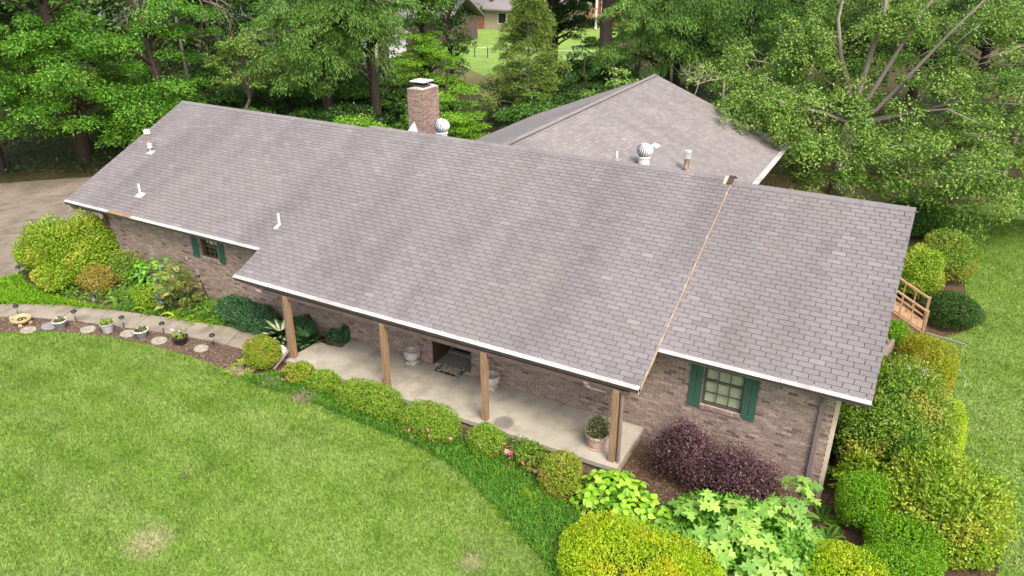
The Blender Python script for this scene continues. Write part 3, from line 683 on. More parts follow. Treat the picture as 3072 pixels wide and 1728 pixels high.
def shutter(x0, x1, z0, z1):
    y1 = WY - .016; y0 = y1 - .025; xm = (x0 + x1) / 2
    s_ = part('shutter', MB().box(x0, x1, y0 - .02, y0 - .0005, z0 + .02, z0 + .11), M['green'], house)
    for a, b in ((x0, xm - .008), (xm + .008, x1)): part('board', MB().box(a, b, y0, y1, z0 + random.uniform(0, .012), z1), M['green'], s_, bevel=.002)
    part('batten', MB().box(x0 + .01, x1 - .01, y0 - .02, y0 - .001, z1 - .14, z1 - .05), M['green'], s_)
for a, b, z in ((21.905, 22.195, 1.02), (23.145, 23.44, 1.03), (5.52, 5.8, 1.4), (6.71, 6.97, 1.42)): shutter(a, b, z, 2.37)
# entry recess and door
part('entry_recess', MB().box(14.62, 14.73, WY + .2, 1.5, 0, 2.3).box(15.97, 16.08, WY + .2, 1.5, 0, 2.3).box(14.73, 15.97, WY + .2, 1.5, 2.28, 2.3).box(14.722, 14.745, WY + .01, 1.4, 0.0, 2.28), M['brown_dark'], house)
part('entry_step', MB().box(14.75, 15.97, WY + .1, 1.42, -.1, .012), M['step'], house)
part('threshold', MB().box(14.75, 15.97, 1.3, 1.5, .014, .06), M['step'], house)
dr = part('front_door', MB().box(14.86, 15.82, 1.42, 1.46, .06, 2.1), M['door'], house)
for zz in (.2, 1.15): part('door_panel', MB().box(14.98, 15.7, 1.408, 1.419, zz, zz + .8), M['black'], dr)
part('door_handle', MB().tube([(15.74, 1.38, 1.0), (15.74, 1.38, 1.12)], .012, 6), M['galv'], dr)
part('door_frame', MB().box(14.75, 14.86, 1.4, 1.47, .06, 2.2).box(15.82, 15.96, 1.4, 1.47, .06, 2.2).box(14.86, 15.82, 1.4, 1.47, 2.1, 2.2), M['trim'], house)

# chimney
CX0, CX1, CY0, CY1, CZ1 = 9.62, 10.26, 6.98, 7.97, 6.07
ch = part('chimney', MB().box(CX0 + .012, CX1 - .012, CY0 + .012, CY1 - .012, 2.5, CZ1 - .004), M['mortar'], house)
mb = MB()
for r in range(int((CZ1 - 3.2) / BC)):
    z = CZ1 - (r + 1) * BC; o = BL / 2 if r % 2 else 0
    for fx in (CX0, CX1):
        y = CY0 - o
        while y < CY1:
            a, b = max(y, CY0), min(y + BL - .013, CY1)
            if b - a > .03: mb.box(fx - (.0 if fx == CX0 else .03), fx + (.03 if fx == CX0 else .0), a, b, z, z + BC - .0135, random.random())
            y += BL
    for fy in (CY0, CY1):
        x = CX0 + .035 - (BL / 2 - o)
        while x < CX1 - .035:
            a, b = max(x, CX0 + .035), min(x + BL - .013, CX1 - .035)
            if b - a > .03: mb.box(a, b, fy - (.0 if fy == CY0 else .03), fy + (.03 if fy == CY0 else .0), z, z + BC - .0135, random.random())
            x += BL
part('brickwork', mb, M['brick_chimney'], ch, kind='stuff')
part('chimney_crown', MB().prism([(CX0 + .02, CZ1 - .003), (CX1 - .02, CZ1 - .003), (CX1 - .2, CZ1 + .03), (CX0 + .2, CZ1 + .03)], CY0 + .02, CY1 - .02, 'y'), M['cast'], ch)
fx, fy = 9.94, 7.42
part('flue', MB().box(fx - .2, fx + .2, fy - .2, fy + .2, CZ1 + .03, CZ1 + .09), M['brown'], ch)
part('flue_mesh', MB().box(fx - .15, fx + .15, fy - .15, fy + .15, CZ1 + .09, CZ1 + .2), M['black'], ch)
part('chimney_cap', MB().add([(fx - .3, fy - .3, CZ1 + .2), (fx + .3, fy - .3, CZ1 + .2), (fx + .3, fy + .3, CZ1 + .2), (fx - .3, fy + .3, CZ1 + .2), (fx - .16, fy - .16, CZ1 + .25), (fx + .16, fy - .16, CZ1 + .25), (fx + .16, fy + .16, CZ1 + .25), (fx - .16, fy + .16, CZ1 + .25), (fx - .3, fy - .3, CZ1 + .23), (fx + .3, fy - .3, CZ1 + .23), (fx + .3, fy + .3, CZ1 + .23), (fx - .3, fy + .3, CZ1 + .23)],
    [(3, 2, 1, 0), (0, 1, 9, 8), (1, 2, 10, 9), (2, 3, 11, 10), (3, 0, 8, 11), (8, 9, 5, 4), (9, 10, 6, 5), (10, 11, 7, 6), (11, 8, 4, 7), (4, 5, 6, 7)]), M['vent_white'], ch)
part('flashing', MB().add([(CX0 + .0, 6.95, 4.25), (CX0 + .55, 6.95, 4.25), (CX0 + .27, 6.95, 4.98), (CX0 + .27, 6.3, 4.6)], [(0, 1, 2), (0, 2, 3), (1, 3, 2), (0, 3, 1)]), M['galv'], ch)

# roof vents
def on_main(x, y, lift=0): return Vector((x, y, slope_pt(y, lift)))
def on_wing(x, y): return Vector((x, y, WRZ - SW * (x - WRX)))
def pvc(p, h, n, lean=0, m='white', r=.038, boot='white', nm='vent_pipe'):
    v = part(nm, MB().tube([p - Vector((0, 0, .1)), p + Vector((0, 0, h))], r, 12), M[m], house)
    q = []
    ux = Vector((1, 0, 0)) if abs(n.y) > .1 else Vector((0, 1, 0)); uy = n.cross(ux)
    part('flashing', MB().add([p + ux * a * .15 + uy * b * .12 + n * (.022 + c_) for c_ in (0, .006) for a, b in ((-1, -1), (1, -1), (1, 1), (-1, 1))], [(0, 3, 2, 1), (4, 5, 6, 7), (0, 1, 5, 4), (1, 2, 6, 5), (2, 3, 7, 6), (3, 0, 4, 7)]), M[boot], v)
    part('boot', MB().lathe([(.08, 0), (.065, .04), (r + .006, .08), (r + .004, .08)], tuple(p + Vector((0, 0, .0)))), M[boot], v)
    return v
nf = Vector((0, -math.sin(ang), math.cos(ang))); nw = Vector((math.sin(aw), 0, math.cos(aw)))
pvc(on_main(2.9, .91), .4, nf); pvc(on_main(9.12, .92, .0), .44, nf)
pvc(on_wing(16.6, 9.0) , .3, nw, boot='slate')
v = pvc(on_main(1.32, 2.75), .75, nf, m='rustpipe', r=.062, boot='galv', nm='flue_pipe')
p = on_main(1.32, 2.75); part('storm_collar', MB().lathe([(.065, .18), (.11, .2), (.066, .27), (.1, .29), (.066, .36)], tuple(p)), M['galv'], v); part('rain_cap', MB().lathe([(.07, .68), (.115, .69), (.115, .8), (.07, .84)], tuple(p)), M['vent_white'], v)
v = pvc(on_wing(18.4, 11.1), .68, nw, m='rustpipe', r=.085, boot='galv', nm='flue_pipe'); p = on_wing(18.4, 11.1)
part('rain_cap', MB().lathe([(.1, .5), (.135, .51), (.135, .64), (.11, .64), (.11, .68), (.14, .69), (.14, .78), (.09, .8)], tuple(p)), M['galv'], v)
def turbine(p, h):
    v = part('turbine_vent', MB().lathe([(.24, -.25), (.19, .02), (.19, h), (.22, h + .01), (.22, h + .05), (.17, h + .06)], tuple(p), 24), M['vent_white'], house)
    for k in range(22):
        a0 = 2 * math.pi * k / 22; st = []
        for j in range(9):
            t = j / 8; phi = -1.0 + t * 2.3; r_ = .285 * max(.2, math.cos(phi)) ; z = h + .26 + .22 * math.sin(phi); tw = a0 + .3 * t
            for off, rr in ((-.075, r_ * .93), (.125, r_)): st.append((p.x + rr * math.cos(tw + off), p.y + rr * math.sin(tw + off), p.z + z))
        b = MB(); b.add(st, [(2 * j, 2 * j + 1, 2 * j + 3, 2 * j + 2) for j in range(8)])
        part('blade', b, M['vent_white'], v)
    part('turbine_core', MB().lathe([(.13, h + .06), (.2, h + .14), (.235, h + .26), (.2, h + .38), (.1, h + .45)], tuple(p)), M['black'], v)
    part('turbine_cap', MB().lathe([(.13, h + .44), (.12, h + .47), (.03, h + .485), (.012, h + .52)], tuple(p), 16), M['vent_white'], v)
turbine(Vector((11.3, 6.5, 4.62)), .2); turbine(on_wing(17.35, 9.6) + Vector((0, 0, .05)), .28)
# small fittings on the front wall
part('outlet_box', MB().box(5.08, 5.16, WY - .04, WY - .012, 1.2, 1.31), M['galv'], house)
mt = part('meter_box', MB().box(5.47, 5.64, WY - .1, WY - .013, .76, .94), M['slate'], house, bevel=.015); part('cable', MB().tube([(5.6, WY - .05, .76), (5.62, WY - .04, .5), (5.72, WY - .04, .25), (5.9, WY - .04, -.1)], .012, 5), M['black'], mt)

# ------------------------------------------------------------------ foliage builders
def sph(n):
    v = rng.normal(size=(n, 3)); return norm(v)
def lumps(d, n, amp, seed):
    r2 = np.random.default_rng(seed); c = norm(r2.normal(size=(n, 3))); k = 7.0
    return 1 + amp * (np.exp(k * (d @ c.T - 1)).max(1) * 2 - 1)
def shell(c, rx, ry, h, n, ln, wd, p=2.0, lump=.17, nl=16, seed=1, up=.35, rnd=.7, depth=.3, rot=0, inner=True, low=.0, droop=0, shoot=.1):
    """leaves over a rounded or clipped form standing on the ground at c"""
    out = []
    for (m_, sc, rad) in ((n, 1.0, 1.0), (n // 6, 2.2, .78)) if inner else ((n, 1.0, 1.0),):
        d = sph(int(m_ * 1.25)); d = d[d[:, 2] > -.75][:m_]
        q = np.abs(d) ** p; k = (q.sum(1)) ** (-1 / p) if p != 2 else np.ones(len(d))
        lm = lumps(d, nl, lump, seed)
        rr = (k * lm * rad * (1 - depth * rng.random(len(d)) ** 2.2))[:, None]
        P = d * rr * np.array([rx, ry, h * .5]); nrm = norm(d / np.array([rx, ry, h * .5]) * min(rx, ry))
        P[:, 2] = np.maximum(P[:, 2] + h * .5, low + .02 * rng.random(len(d)))
        a = norm(nrm * .6 + rng.normal(size=P.shape) * rnd + np.array([0, 0, up - droop])); nn = norm(nrm + np.array([0, 0, .5]) + rng.normal(size=P.shape) * .45)
        v, f = leaf_arrays(P, a, nn, ln * sc * rng.uniform(.7, 1.25, len(P)), wd * sc * rng.uniform(.8, 1.2, len(P)))
        t = np.clip(rng.normal(.45, .22, len(P)), 0, 1)
        out.append((v, f, t))
    k_ = max(6, n // 110); d = sph(k_ * 2); d = d[d[:, 2] > -.25][:k_]; m_ = 9
    q = np.abs(d) ** p; kk = (q.sum(1)) ** (-1 / p) if p != 2 else np.ones(len(d)); kk = kk * lumps(d, nl, lump, seed)
    tt = np.tile(np.linspace(0, 1, m_), len(d)); D_ = np.repeat(d, m_, 0); K_ = np.repeat(kk, m_); ln_s = np.repeat(rng.uniform(.4, 1.4, len(d)), m_) * shoot * max(rx, ry, h * .5)
    P = D_ * K_[:, None] * .93 * np.array([rx, ry, h * .5]) + norm(D_ + np.array([0, 0, .5])) * (ln_s * tt)[:, None] + rng.normal(size=D_.shape) * .012; P[:, 2] = np.maximum(P[:, 2] + h * .5, .03)
    v, f = leaf_arrays(P, norm(D_ * .4 + rng.normal(size=P.shape) * .8 + np.array([0, 0, .3])), norm(D_ + rng.normal(size=P.shape) * .5 + np.array([0, 0, .5])), ln * rng.uniform(.6, 1.1, len(P)), wd * rng.uniform(.7, 1.1, len(P)))
    out.append((v, f, np.clip(rng.normal(.6, .22, len(P)), 0, 1)))
    v, f, t = cat(out)
    if rot:
        cs, sn = math.cos(rot), math.sin(rot); x = v[:, 0] * cs - v[:, 1] * sn; v[:, 1] = v[:, 0] * sn + v[:, 1] * cs; v[:, 0] = x
    return v, f, t
SHRUBS = {}
def shrub(name, label, x, y, rx, ry, h, m, n=5000, ln=.06, wd=.03, group=None, cat_='shrub', forms=None, stems=0, **k):
    """forms: extra lobes (dx, dy, rx, ry, h) grown into the same plant"""
    z = G(x); fs = [shell(None, rx, ry, h, n, ln, wd, seed=int(abs(x * 91 + y * 57)) + 1, **k)]
    for i, (dx, dy, a, b, hh) in enumerate(forms or []):
        v, f, t = shell(None, a, b, hh, int(n * a * b / (rx * ry)) + 400, ln, wd, seed=i + 5, **k); fs.append((v + np.array([dx, dy, 0]), f, t))
    v, f, t = cat(fs); r = thing(name, label, cat_, (x, y, z), group)
    o = link('foliage', np_mesh('foliage', v, f, M[m], t), r)
    st = MB()
    for i in range(6):
        a = i * 1.05 + x; st.tube([(x + .04 * math.cos(a), y + .04 * math.sin(a), z - .05), (x + rx * .3 * math.cos(a), y + ry * .3 * math.sin(a), z + h * .3), (x + rx * .6 * math.cos(a), y + ry * .6 * math.sin(a), z + h * .6)], [.025, .018, .008], 5)
    part('stem', st, M['bark_mid'], r)
    SHRUBS[name] = r; return r
def petals(name, root, pts, m, size=.09, n=5, seed=3):
    """single blooms, each an object of its own, sharing one mesh"""
    r2 = np.random.default_rng(seed); v, f = [], []
    a = np.arange(n) * 2 * np.pi / n; P = np.zeros((n, 3)); D = np.stack([np.cos(a), np.sin(a), np.full(n, .45)], 1); NN = np.stack([-np.cos(a) * .5, -np.sin(a) * .5, np.ones(n)], 1)
    v, f = leaf_arrays(P, D, NN, np.full(n, size * .62), np.full(n, size * .5), .25); me = np_mesh(name, v, f, M[m], r2.random(n))
    for p in pts:
        o = link(name, me, root); o.location = Vector(p) - Vector(ROOT[root.name])
        o.rotation_euler = (r2.normal(0, .5), r2.normal(0, .5), r2.uniform(0, 6)); s_ = r2.uniform(.75, 1.2); o.scale = (s_,) * 3
def lobed_leaf(lobes, ln, wd, seed=0):
    """outline of a lobed leaf folded a little along its midrib, tips drooping; returns (verts, faces)"""
    r2 = random.Random(seed); pts = []
    n = len(lobes)
    for t, w_ in lobes: pts.append((t * ln, w_ * wd * r2.uniform(.92, 1.08)))
    z = lambda x, y: .18 * abs(y) - .35 * (x / ln) ** 2 * ln * .45
    vs = [(0, 0, 0)]; L_ = [(x, y, z(x, y)) for x, y in pts]; Rr = [(x, -y, z(x, y)) for x, y in pts]; tip = (ln, 0, z(ln, 0))
    mid = [(x, 0, z(x, 0)) for x, y in pts]
    vs = [(0, 0, 0)] + L_ + Rr + mid + [tip]; k = len(pts); T = len(vs) - 1; fs = []
    for s_, o in ((1, 1), (-1, 1 + k)):
        q = [(0, o, 1 + 2 * k)] + [(1 + 2 * k + i, o + i, o + i + 1, 2 + 2 * k + i) for i in range(k - 1)] + [(3 * k, o + k - 1, T)]
        fs += [f_ if s_ < 0 else f_[::-1] for f_ in q]
    return vs, fs
def fan_leaf(outline, ln, wd, seed=0):
    r2 = random.Random(seed); z = lambda x, y: ln * (.16 * abs(y) - .3 * x * x - .25 * y * y)
    up = [(x * ln, y * wd * r2.uniform(.9, 1.1)) for x, y in outline]; full = [(0, 0)] + up + [(ln, 0)] + [(x, -y * r2.uniform(.9, 1.1)) for x, y in up[::-1]]
    vs = [(.36 * ln, 0, z(.36, 0) - .02 * ln)] + [(x, y, z(x / ln, y / ln)) for x, y in full]; n = len(full)
    return vs, [(0, 1 + i, 1 + (i + 1) % n) for i in range(n)]
PALM = [(-.04, .16), (-.06, .5), (.16, .42), (.26, .3), (.4, .86), (.56, .52), (.56, .28), (.78, .42), (.82, .18)]
def mound(cx, cy, z0, rx, ry, h, nw, per, seed, size, front=.35, rot=0, nrm_mix=.5, lift=.15):
    r2 = random.Random(seed); out = []; tips = []; g = 2.399963
    for i in range(nw):
        zc = 1 - (i + .5) / nw * 1.0; a = i * g + r2.gauss(0, .2); q = math.sqrt(max(0, 1 - zc * zc)); d = Vector((q * math.cos(a), q * math.sin(a), zc))
        if d.y > .35 and r2.random() < front * 2: d.y *= -1
        if rot: d = Vector((d.x, d.y, d.z))
        k = r2.uniform(.86, 1.06); p = Vector((d.x * rx * k, d.y * ry * k, max(.08, d.z * h * k)))
        if rot: p = Vector((p.x * math.cos(rot) - p.y * math.sin(rot), p.x * math.sin(rot) + p.y * math.cos(rot), p.z))
        n = (Vector((d.x / rx, d.y / ry, d.z / h)).normalized() * nrm_mix + Vector((r2.gauss(0, .15), r2.gauss(0, .15) - .1, 1 - nrm_mix * .5))).normalized()
        P = Vector((cx, cy, z0)) + p; tips.append(P); u = n.orthogonal().normalized(); w_ = n.cross(u); b = r2.uniform(0, 6.28)
        for k2 in range(per):
            t = b + k2 * 6.283 / per + r2.gauss(0, .2); e = u * math.cos(t) + w_ * math.sin(t); out.append((P + e * .03 - n * .03 * (k2 % 2), tuple(e + n * (lift - .3 * (k2 % 2) + r2.gauss(0, .12))), r2.uniform(*size), tuple(n)))
    return out, tips
OAK = [(.08, .28), (.16, .5), (.26, .22), (.36, .62), (.5, .2), (.6, .5), (.72, .14), (.85, .2)]
OVAL = [(.12, .26), (.3, .5), (.52, .52), (.75, .32), (.9, .12)]
HEART = [(.04, .4), (.22, .6), (.5, .52), (.78, .28)]
def leafy(name, label, cat_, x, y, z, spots, leaf, m, group=None, leafname='leaf', stems=True, variants=3, mats=None, stemmat='bark_mid'):
    """a plant whose large leaves are separate objects: spots = (point, outward direction, size)"""
    r = thing(name, label, cat_, (x, y, z), group); mes = []
    for i in range(variants):
        vs, fs = (fan_leaf if leaf[0] is PALM else lobed_leaf)(leaf[0], leaf[1], leaf[2], i); b = MB(); b.add(vs, fs, 0); me = b.mesh(leafname, M[m]); me.polygons.foreach_set('use_smooth', [False] * len(me.polygons)); mes.append(me)
    for i, (p, d, s_, *nn_) in enumerate(spots):
        d = Vector(d).normalized(); up = Vector(nn_[0]) if nn_ else Vector((0, 0, 1)); sd_ = up.cross(d)
        if sd_.length < .1: sd_ = Vector((1, 0, 0))
        sd_.normalize(); n = d.cross(sd_).normalized()
        mt_ = Matrix((( d.x, sd_.x, n.x, 0), (d.y, sd_.y, n.y, 0), (d.z, sd_.z, n.z, 0), (0, 0, 0, 1)))
        o = link(leafname, mes[i % variants], r, tone=random.random()); o.matrix_local = Matrix.Translation(Vector(p) - Vector((x, y, z))) @ mt_ @ Matrix.Rotation(random.gauss(0, .22), 4, 'X') @ Matrix.Scale(s_, 4)
    return r
def whorls(cx, cy, z0, rx, ry, h, nw, per, seed, size=(.75, 1.15), tilt=.1, rot=0, ground=.25):
    """leaf spots set in whorls at shoot tips over a mound"""
    r2 = random.Random(seed); out = []; tips = []
    for i in range(nw):
        a = r2.uniform(0, 6.283); u = math.sqrt(r2.random()); px, py = rx * u * math.cos(a), ry * u * math.sin(a)
        top = h * (math.sqrt(max(0, 1 - u * u * .92))) ; zz = max(.15, top * r2.uniform(1 - ground * 2.2, 1.05))
        if rot: px, py = px * math.cos(rot) - py * math.sin(rot), px * math.sin(rot) + py * math.cos(rot)
        p = Vector((cx + px, cy + py, z0 + zz)); tips.append(p); b = r2.uniform(0, 6.283)
        for k in range(per):
            q = b + k * 6.283 / per + r2.gauss(0, .25); out.append((p + Vector((math.cos(q), math.sin(q), 0)) * .03, (math.cos(q) + px * .25 / max(rx, .1), math.sin(q) + py * .25 / max(ry, .1), tilt + r2.gauss(0, .22) - (k % 2) * .15), r2.uniform(*size)))
    return out, tips
def stems_part(r, tips, m='bark_mid', rad=.012):
    b = MB(); x, y, z = ROOT[r.name]
    for p in tips[::5]: b.tube([(x + (p.x - x) * .35, y + (p.y - y) * .25, z - .03), (x + (p.x - x) * .75, y + (p.y - y) * .75, z + (p.z - z) * .6), tuple(p)], [rad * 1.4, rad, rad * .7], 5)
    part('stem', b, M[m], r)
def frond_mesh(name, ln, wd, m, n=15, droop=.45):
    vs, fs = [], []; pt = lambda t: np.array([ln * t * (1 - .18 * t), 0, ln * (.75 * t - (droop + .55) * t * t)])
    for i in range(n + 1): c = pt(i / (n + .5)); vs += [c, c - np.array([0, 0, .012 * ln])]
    for i in range(n): fs.append((2 * i, 2 * i + 1, 2 * i + 3, 2 * i + 2))
    for i in range(1, n + 1):
        t = i / (n + .5); w_ = wd * math.sin(math.pi * min(1, t * .8 + .17)) ** .8; c = pt(t); g = ln / n * .42
        for s_ in (1, -1):
            d = norm(np.array([.42, s_, -.12])); q = np.array([g, -s_ * g * .42, 0]); k = len(vs); vs += [c + d * w_ * .45 + q + np.array([0, 0, .006]), c + d * w_, c + d * w_ * .45 - q]; fs.append((2 * i, k, k + 1, k + 2) if s_ < 0 else (2 * i, k + 2, k + 1, k))
    return np_mesh(name, np.array(vs), np.array(fs), M[m], np.zeros(len(fs)))
FR = {}
def fern(label, x, y, h=.5, nf=9, m='lf_fern', seed=1, group='ferns in the flower beds', z=None):
    z = G(x) if z is None else z; r = thing('fern', label, 'fern', (x, y, z), group); r2 = random.Random(seed)
    for k in range(nf):
        key = (m, k % 2)
        if key not in FR: FR[key] = frond_mesh('frond', 1.0, .17, m, 15, .45 + .2 * (k % 2))
        o = link('frond', FR[key], r, tone=r2.random()); o.rotation_euler = (0, r2.uniform(-.5, .0), k * 6.283 / nf + r2.gauss(0, .25)); s_ = h * r2.uniform(1.0, 1.5); o.scale = (s_, s_, s_); o.location = (0, 0, .02)
    return r
def blades(name, P, length, wd, m, lean=.6, seg=2, kind='stuff', tones=None, label=None, droop=.5):
    """grass-like blades rooted at P (n,3)"""
    n = len(P); a = rng.uniform(0, 2 * np.pi, n); ln = length * rng.uniform(.6, 1.25, n); le = lean * rng.uniform(.4, 1.3, n)
    dx = np.stack([np.cos(a), np.sin(a), np.zeros(n)], 1); sd_ = np.stack([-np.sin(a), np.cos(a), np.zeros(n)], 1) * (wd * rng.uniform(.7, 1.3, n) / 2)[:, None]
    up = np.array([0, 0, 1.0]); L_ = ln[:, None]; le = le[:, None]
    if seg == 1:
        tip = P + dx * L_ * le + up * L_ * np.sqrt(np.maximum(.05, 1 - np.minimum(le, .95) ** 2)); v = np.stack([P - sd_, P + sd_, tip], 1).reshape(-1, 3); f = np.arange(3 * n).reshape(n, 3)
    else:
        mid = P + dx * L_ * le * .45 + up * L_ * .55; tip = P + dx * L_ * (le + .25) + up * L_ * (.75 - droop * le)
        v = np.stack([P - sd_, P + sd_, mid + sd_ * .9, mid - sd_ * .9, tip + sd_ * .15, tip - sd_ * .15], 1).reshape(-1, 3)
        b = np.arange(n)[:, None] * 6; f = np.concatenate([b + np.array([[0, 1, 2, 3]]), b + np.array([[3, 2, 4, 5]])], 0)
    t = rng.random(n) if tones is None else tones
    return link(name, np_mesh(name, v, f, M[m], np.tile(t, len(f) // n)), None, kind=kind)
def in_poly(P, poly):
    x, y = P[:, 0], P[:, 1]; c = np.zeros(len(P), bool); n = len(poly)
    for i in range(n):
        (x0, y0), (x1, y1) = poly[i], poly[i - 1]
        if y0 == y1: continue
        c ^= ((y0 > y) != (y1 > y)) & (x < (x1 - x0) * (y - y0) / (y1 - y0) + x0)
    return c
def scatter(poly, n, box):
    P = np.stack([rng.uniform(box[0], box[1], n), rng.uniform(box[2], box[3], n)], 1); P = P[in_poly(P, poly)]
    return np.concatenate([P, np.interp(P[:, 0], [-60, 8, 22, 30, 80], [-.12, -.12, -.5, -.6, -.6])[:, None] + .012], 1)

# lawn blades where the lawn is close enough to see them
FL = LAWN_EDGE + [(40, .2), (40, -40), (-40, -40), (-40, -6.6)]
P = scatter(FL, 430000, (-1, 23.5, -11.5, -2.2)); P = P[(P[:, 1] > -11.2 + .0 * P[:, 0]) & (P[:, 1] > -4.6 - (P[:, 0] - 1.0) * .62 - 1.2) & (P[:, 1] > -11 + (P[:, 0] - 11.6) * .53 - 1.3)]
blades('front_grass', P, .08, .021, 'blade', .7, 1)
SL = R_EDGE + [(60, 27), (60, .2)]
P = scatter(SL, 200000, (26.5, 33, -1, 24)); P = P[P[:, 0] < 29.6 + (P[:, 1] + 1) * .12 + 1]
P = np.concatenate([P, scatter(FL, 30000, (26, 32.5, -4, .3))]); blades('side_grass', P, .08, .023, 'blade', .7, 1)

# mondo grass borders
BORD = [(x, y - .03) for x, y in LAWN_EDGE if 10.4 < x < 22.0] + [(22.2, -3.6), (21.4, -3.1), (20.6, -2.6), (19.6, -2.2), (18.4, -1.75), (17, -1.65), (14, -1.55), (11.4, -1.45)]
P = scatter(BORD, 52000, (10, 22.5, -5.4, -1.3)); b1 = blades('border_grass', P, .23, .016, 'lf_lirio', .75, 2, droop=.55)
LB = [(-2.6, -4.6), (-1.9, -2.5), (-1.5, -1.3), (-.4, -1.75), (1.2, -1.85), (2.6, -1.75), (3.7, -1.5), (3.55, -1.6), (2.0, -2.08), (.1, -3.05)]
P = scatter(LB, 26000, (-3, 4, -5, -1)); blades('border_grass', P, .26, .018, 'lf_green', .75, 2, droop=.55)
P = scatter([(3.6, -1.56), (5.3, -1.1), (7.6, -.6), (9.2, -.4), (9.2, .1), (7.4, -.1), (5.3, -.6), (3.6, -1.1)], 4200, (3.4, 9.4, -1.8, .3)); blades('border_grass', P, .26, .018, 'lf_lirio', .9, 2, droop=.5)
# loose mulch chips
MS = [(x, y) for x, y in LAWN_EDGE if -2 < x < 9.8] + [(9.8, -1.4)] + [(x, y) for x, y in WL[::-1] if -2 < x < 9.6]
def chips(name, P, s_=.05):
    n = len(P); a = rng.normal(size=(n, 3)) * np.array([1, 1, .25]); nn = rng.normal(size=(n, 3)) * .45 + np.array([0, 0, 1])
    v, f = leaf_arrays(P + np.array([0, 0, .012]), a, nn, rng.uniform(.5, 1.5, n) * s_, rng.uniform(.4, 1, n) * s_ * .55, .2); link(name, np_mesh(name, v, f, M['chip'], rng.random(n)), None, kind='stuff')
DR = [(-13, 4.6), (-10.3, 7.2), (-6, 10.4), (1, 9.4), (1.2, 1.6), (-1.8, .8), (-2.2, -1), (-3, -4), (-12, -4)]
P = scatter(DR, 5200, (-13, 1.5, -4, 10.5)); P = P[rng.random(len(P)) < np.clip((P[:, 1] - P[:, 0] * .25 - 4.2) / 4, .06, 1)]; chips('leaf_litter', P, .075)
chips('mulch_chips', scatter(MS, 30000, (-2, 10, -5.5, -1)))
chips('bed_mulch', np.concatenate([scatter([(20.9, -1.9), (25, -1.9), (25, .5), (20.95, .5)], 5000, (20.8, 25.1, -2, .6)), scatter([(25.1, 5.5), (27.3, 6.5), (26.8, 9.5), (25.2, 9.6)], 2500, (25, 27.5, 5, 10)), scatter([(3.4, -1.4), (6.5, -.7), (6.5, -.2), (3.4, -.6)], 1600, (3.3, 6.6, -1.6, 0))]), .05)
P = scatter(BORD + [], 1, (0, 1, 0, 1))
dryP = np.concatenate([np.stack([rng.normal(cx, .16, 260), rng.normal(cy, .11, 260), np.full(260, G(cx) + .01)], 1) for cx, cy in ((11.2, -2.15), (12.45, -2.2), (10.1, -2.2))])
blades('dead_grass', dryP, .2, .012, 'chip', .9, 2, droop=.6, tones=rng.uniform(.6, 1, len(dryP)))

# ------------------------------------------------------------------ shrubs and flowers in the beds
shrub('azalea', 'big sprawling yellow-green azalea beside the driveway at the left corner of the house', .25, -.55, 1.45, 1.2, 2.0, 'lf_azalea', 15000, .085, .036, lump=.24, nl=22, shoot=.16, forms=[(.75, .75, .9, .8, 2.25), (-.9, .0, .85, .9, 1.5), (.5, -.75, .8, .6, 1.1), (-.2, .9, .9, .6, 1.9)], depth=.38)
shrub('amber_shrub', 'small rounded amber-gold shrub in front of the big left azalea', 2.1, -.75, .58, .52, .95, 'lf_golden', 4200, .05, .022)
r = shrub('white_azalea', 'dark leggy shrub with white blooms between the amber shrub and the wall', 2.75, -.05, .5, .45, 1.25, 'lf_azdark', 2600, .07, .03, lump=.25)
petals('bloom', r, [(2.55 + random.gauss(0, .16), -.42 + random.gauss(0, .12), .4 + random.gauss(0, .22)) for _ in range(12)], 'flower_white', .14)
shrub('yellow_green_shrub', 'low light green spreading shrub between the ferns and the mahonia', 4.55, -.75, .55, .4, .75, 'lf_azalea', 2600, .07, .03)
sp, tips = mound(3.75, .02, -.12, .95, .45, 1.25, 56, 5, 5, (.8, 1.25), .45)
r = leafy('hydrangea', 'leafy mid green hydrangea against the left brick wall', 'shrub', 3.75, .02, -.12, sp, (OVAL, .15, .12), 'lf_hyd'); stems_part(r, tips)
sp, tips = whorls(2.75, .3, -.12, .5, .2, 1.6, 14, 4, 8, (.8, 1.2), .0)
r = leafy('hydrangea', 'tall dark sprig of hydrangea climbing the wall left of the left window', 'shrub', 4.6, .32, -.12, [((p[0] + 1.85, p[1], p[2] + .1), d, s_) for p, d, s_ in sp], (OVAL, .16, .13), 'lf_hyd')
# mahonia: pinnate sprays and blue berries
r = thing('mahonia', 'upright pale yellow-green mahonia with blue berries below the left window', 'shrub', (5.55, -.35, -.12)); r2 = random.Random(4)
mf = [frond_mesh('spray', .42, .13, 'lf_mahonia', 6, .25), frond_mesh('spray', .36, .12, 'lf_mahonia', 5, .4)]
bt = []
for k in range(120):
    a = r2.uniform(0, 6.283); u = r2.random() ** .5; zz = 1.65 * (1 - .5 * u * u) * r2.uniform(.3, 1); px, py = .62 * u * math.cos(a), .55 * u * math.sin(a); bt.append((5.55 + px, -.35 + py, zz - .12))
    o = link('spray', mf[k % 2], r, tone=r2.random()); o.location = (px, py, zz); o.rotation_euler = (r2.gauss(0, .3), r2.uniform(-.5, .4), a + r2.gauss(0, .6)); s_ = r2.uniform(.8, 1.25); o.scale = (s_,) * 3
stems_part(r, [Vector(p) for p in bt[:14]])
petals('berry_cluster', r, [(5.2, -.85, 1.05), (5.3, -.88, .8), (5.4, -.9, .62), (5.25, -.9, .45), (5.35, -.6, 1.4), (5.1, -.8, .65), (5.45, -.95, .3)], 'flower_blue', .17, 9)
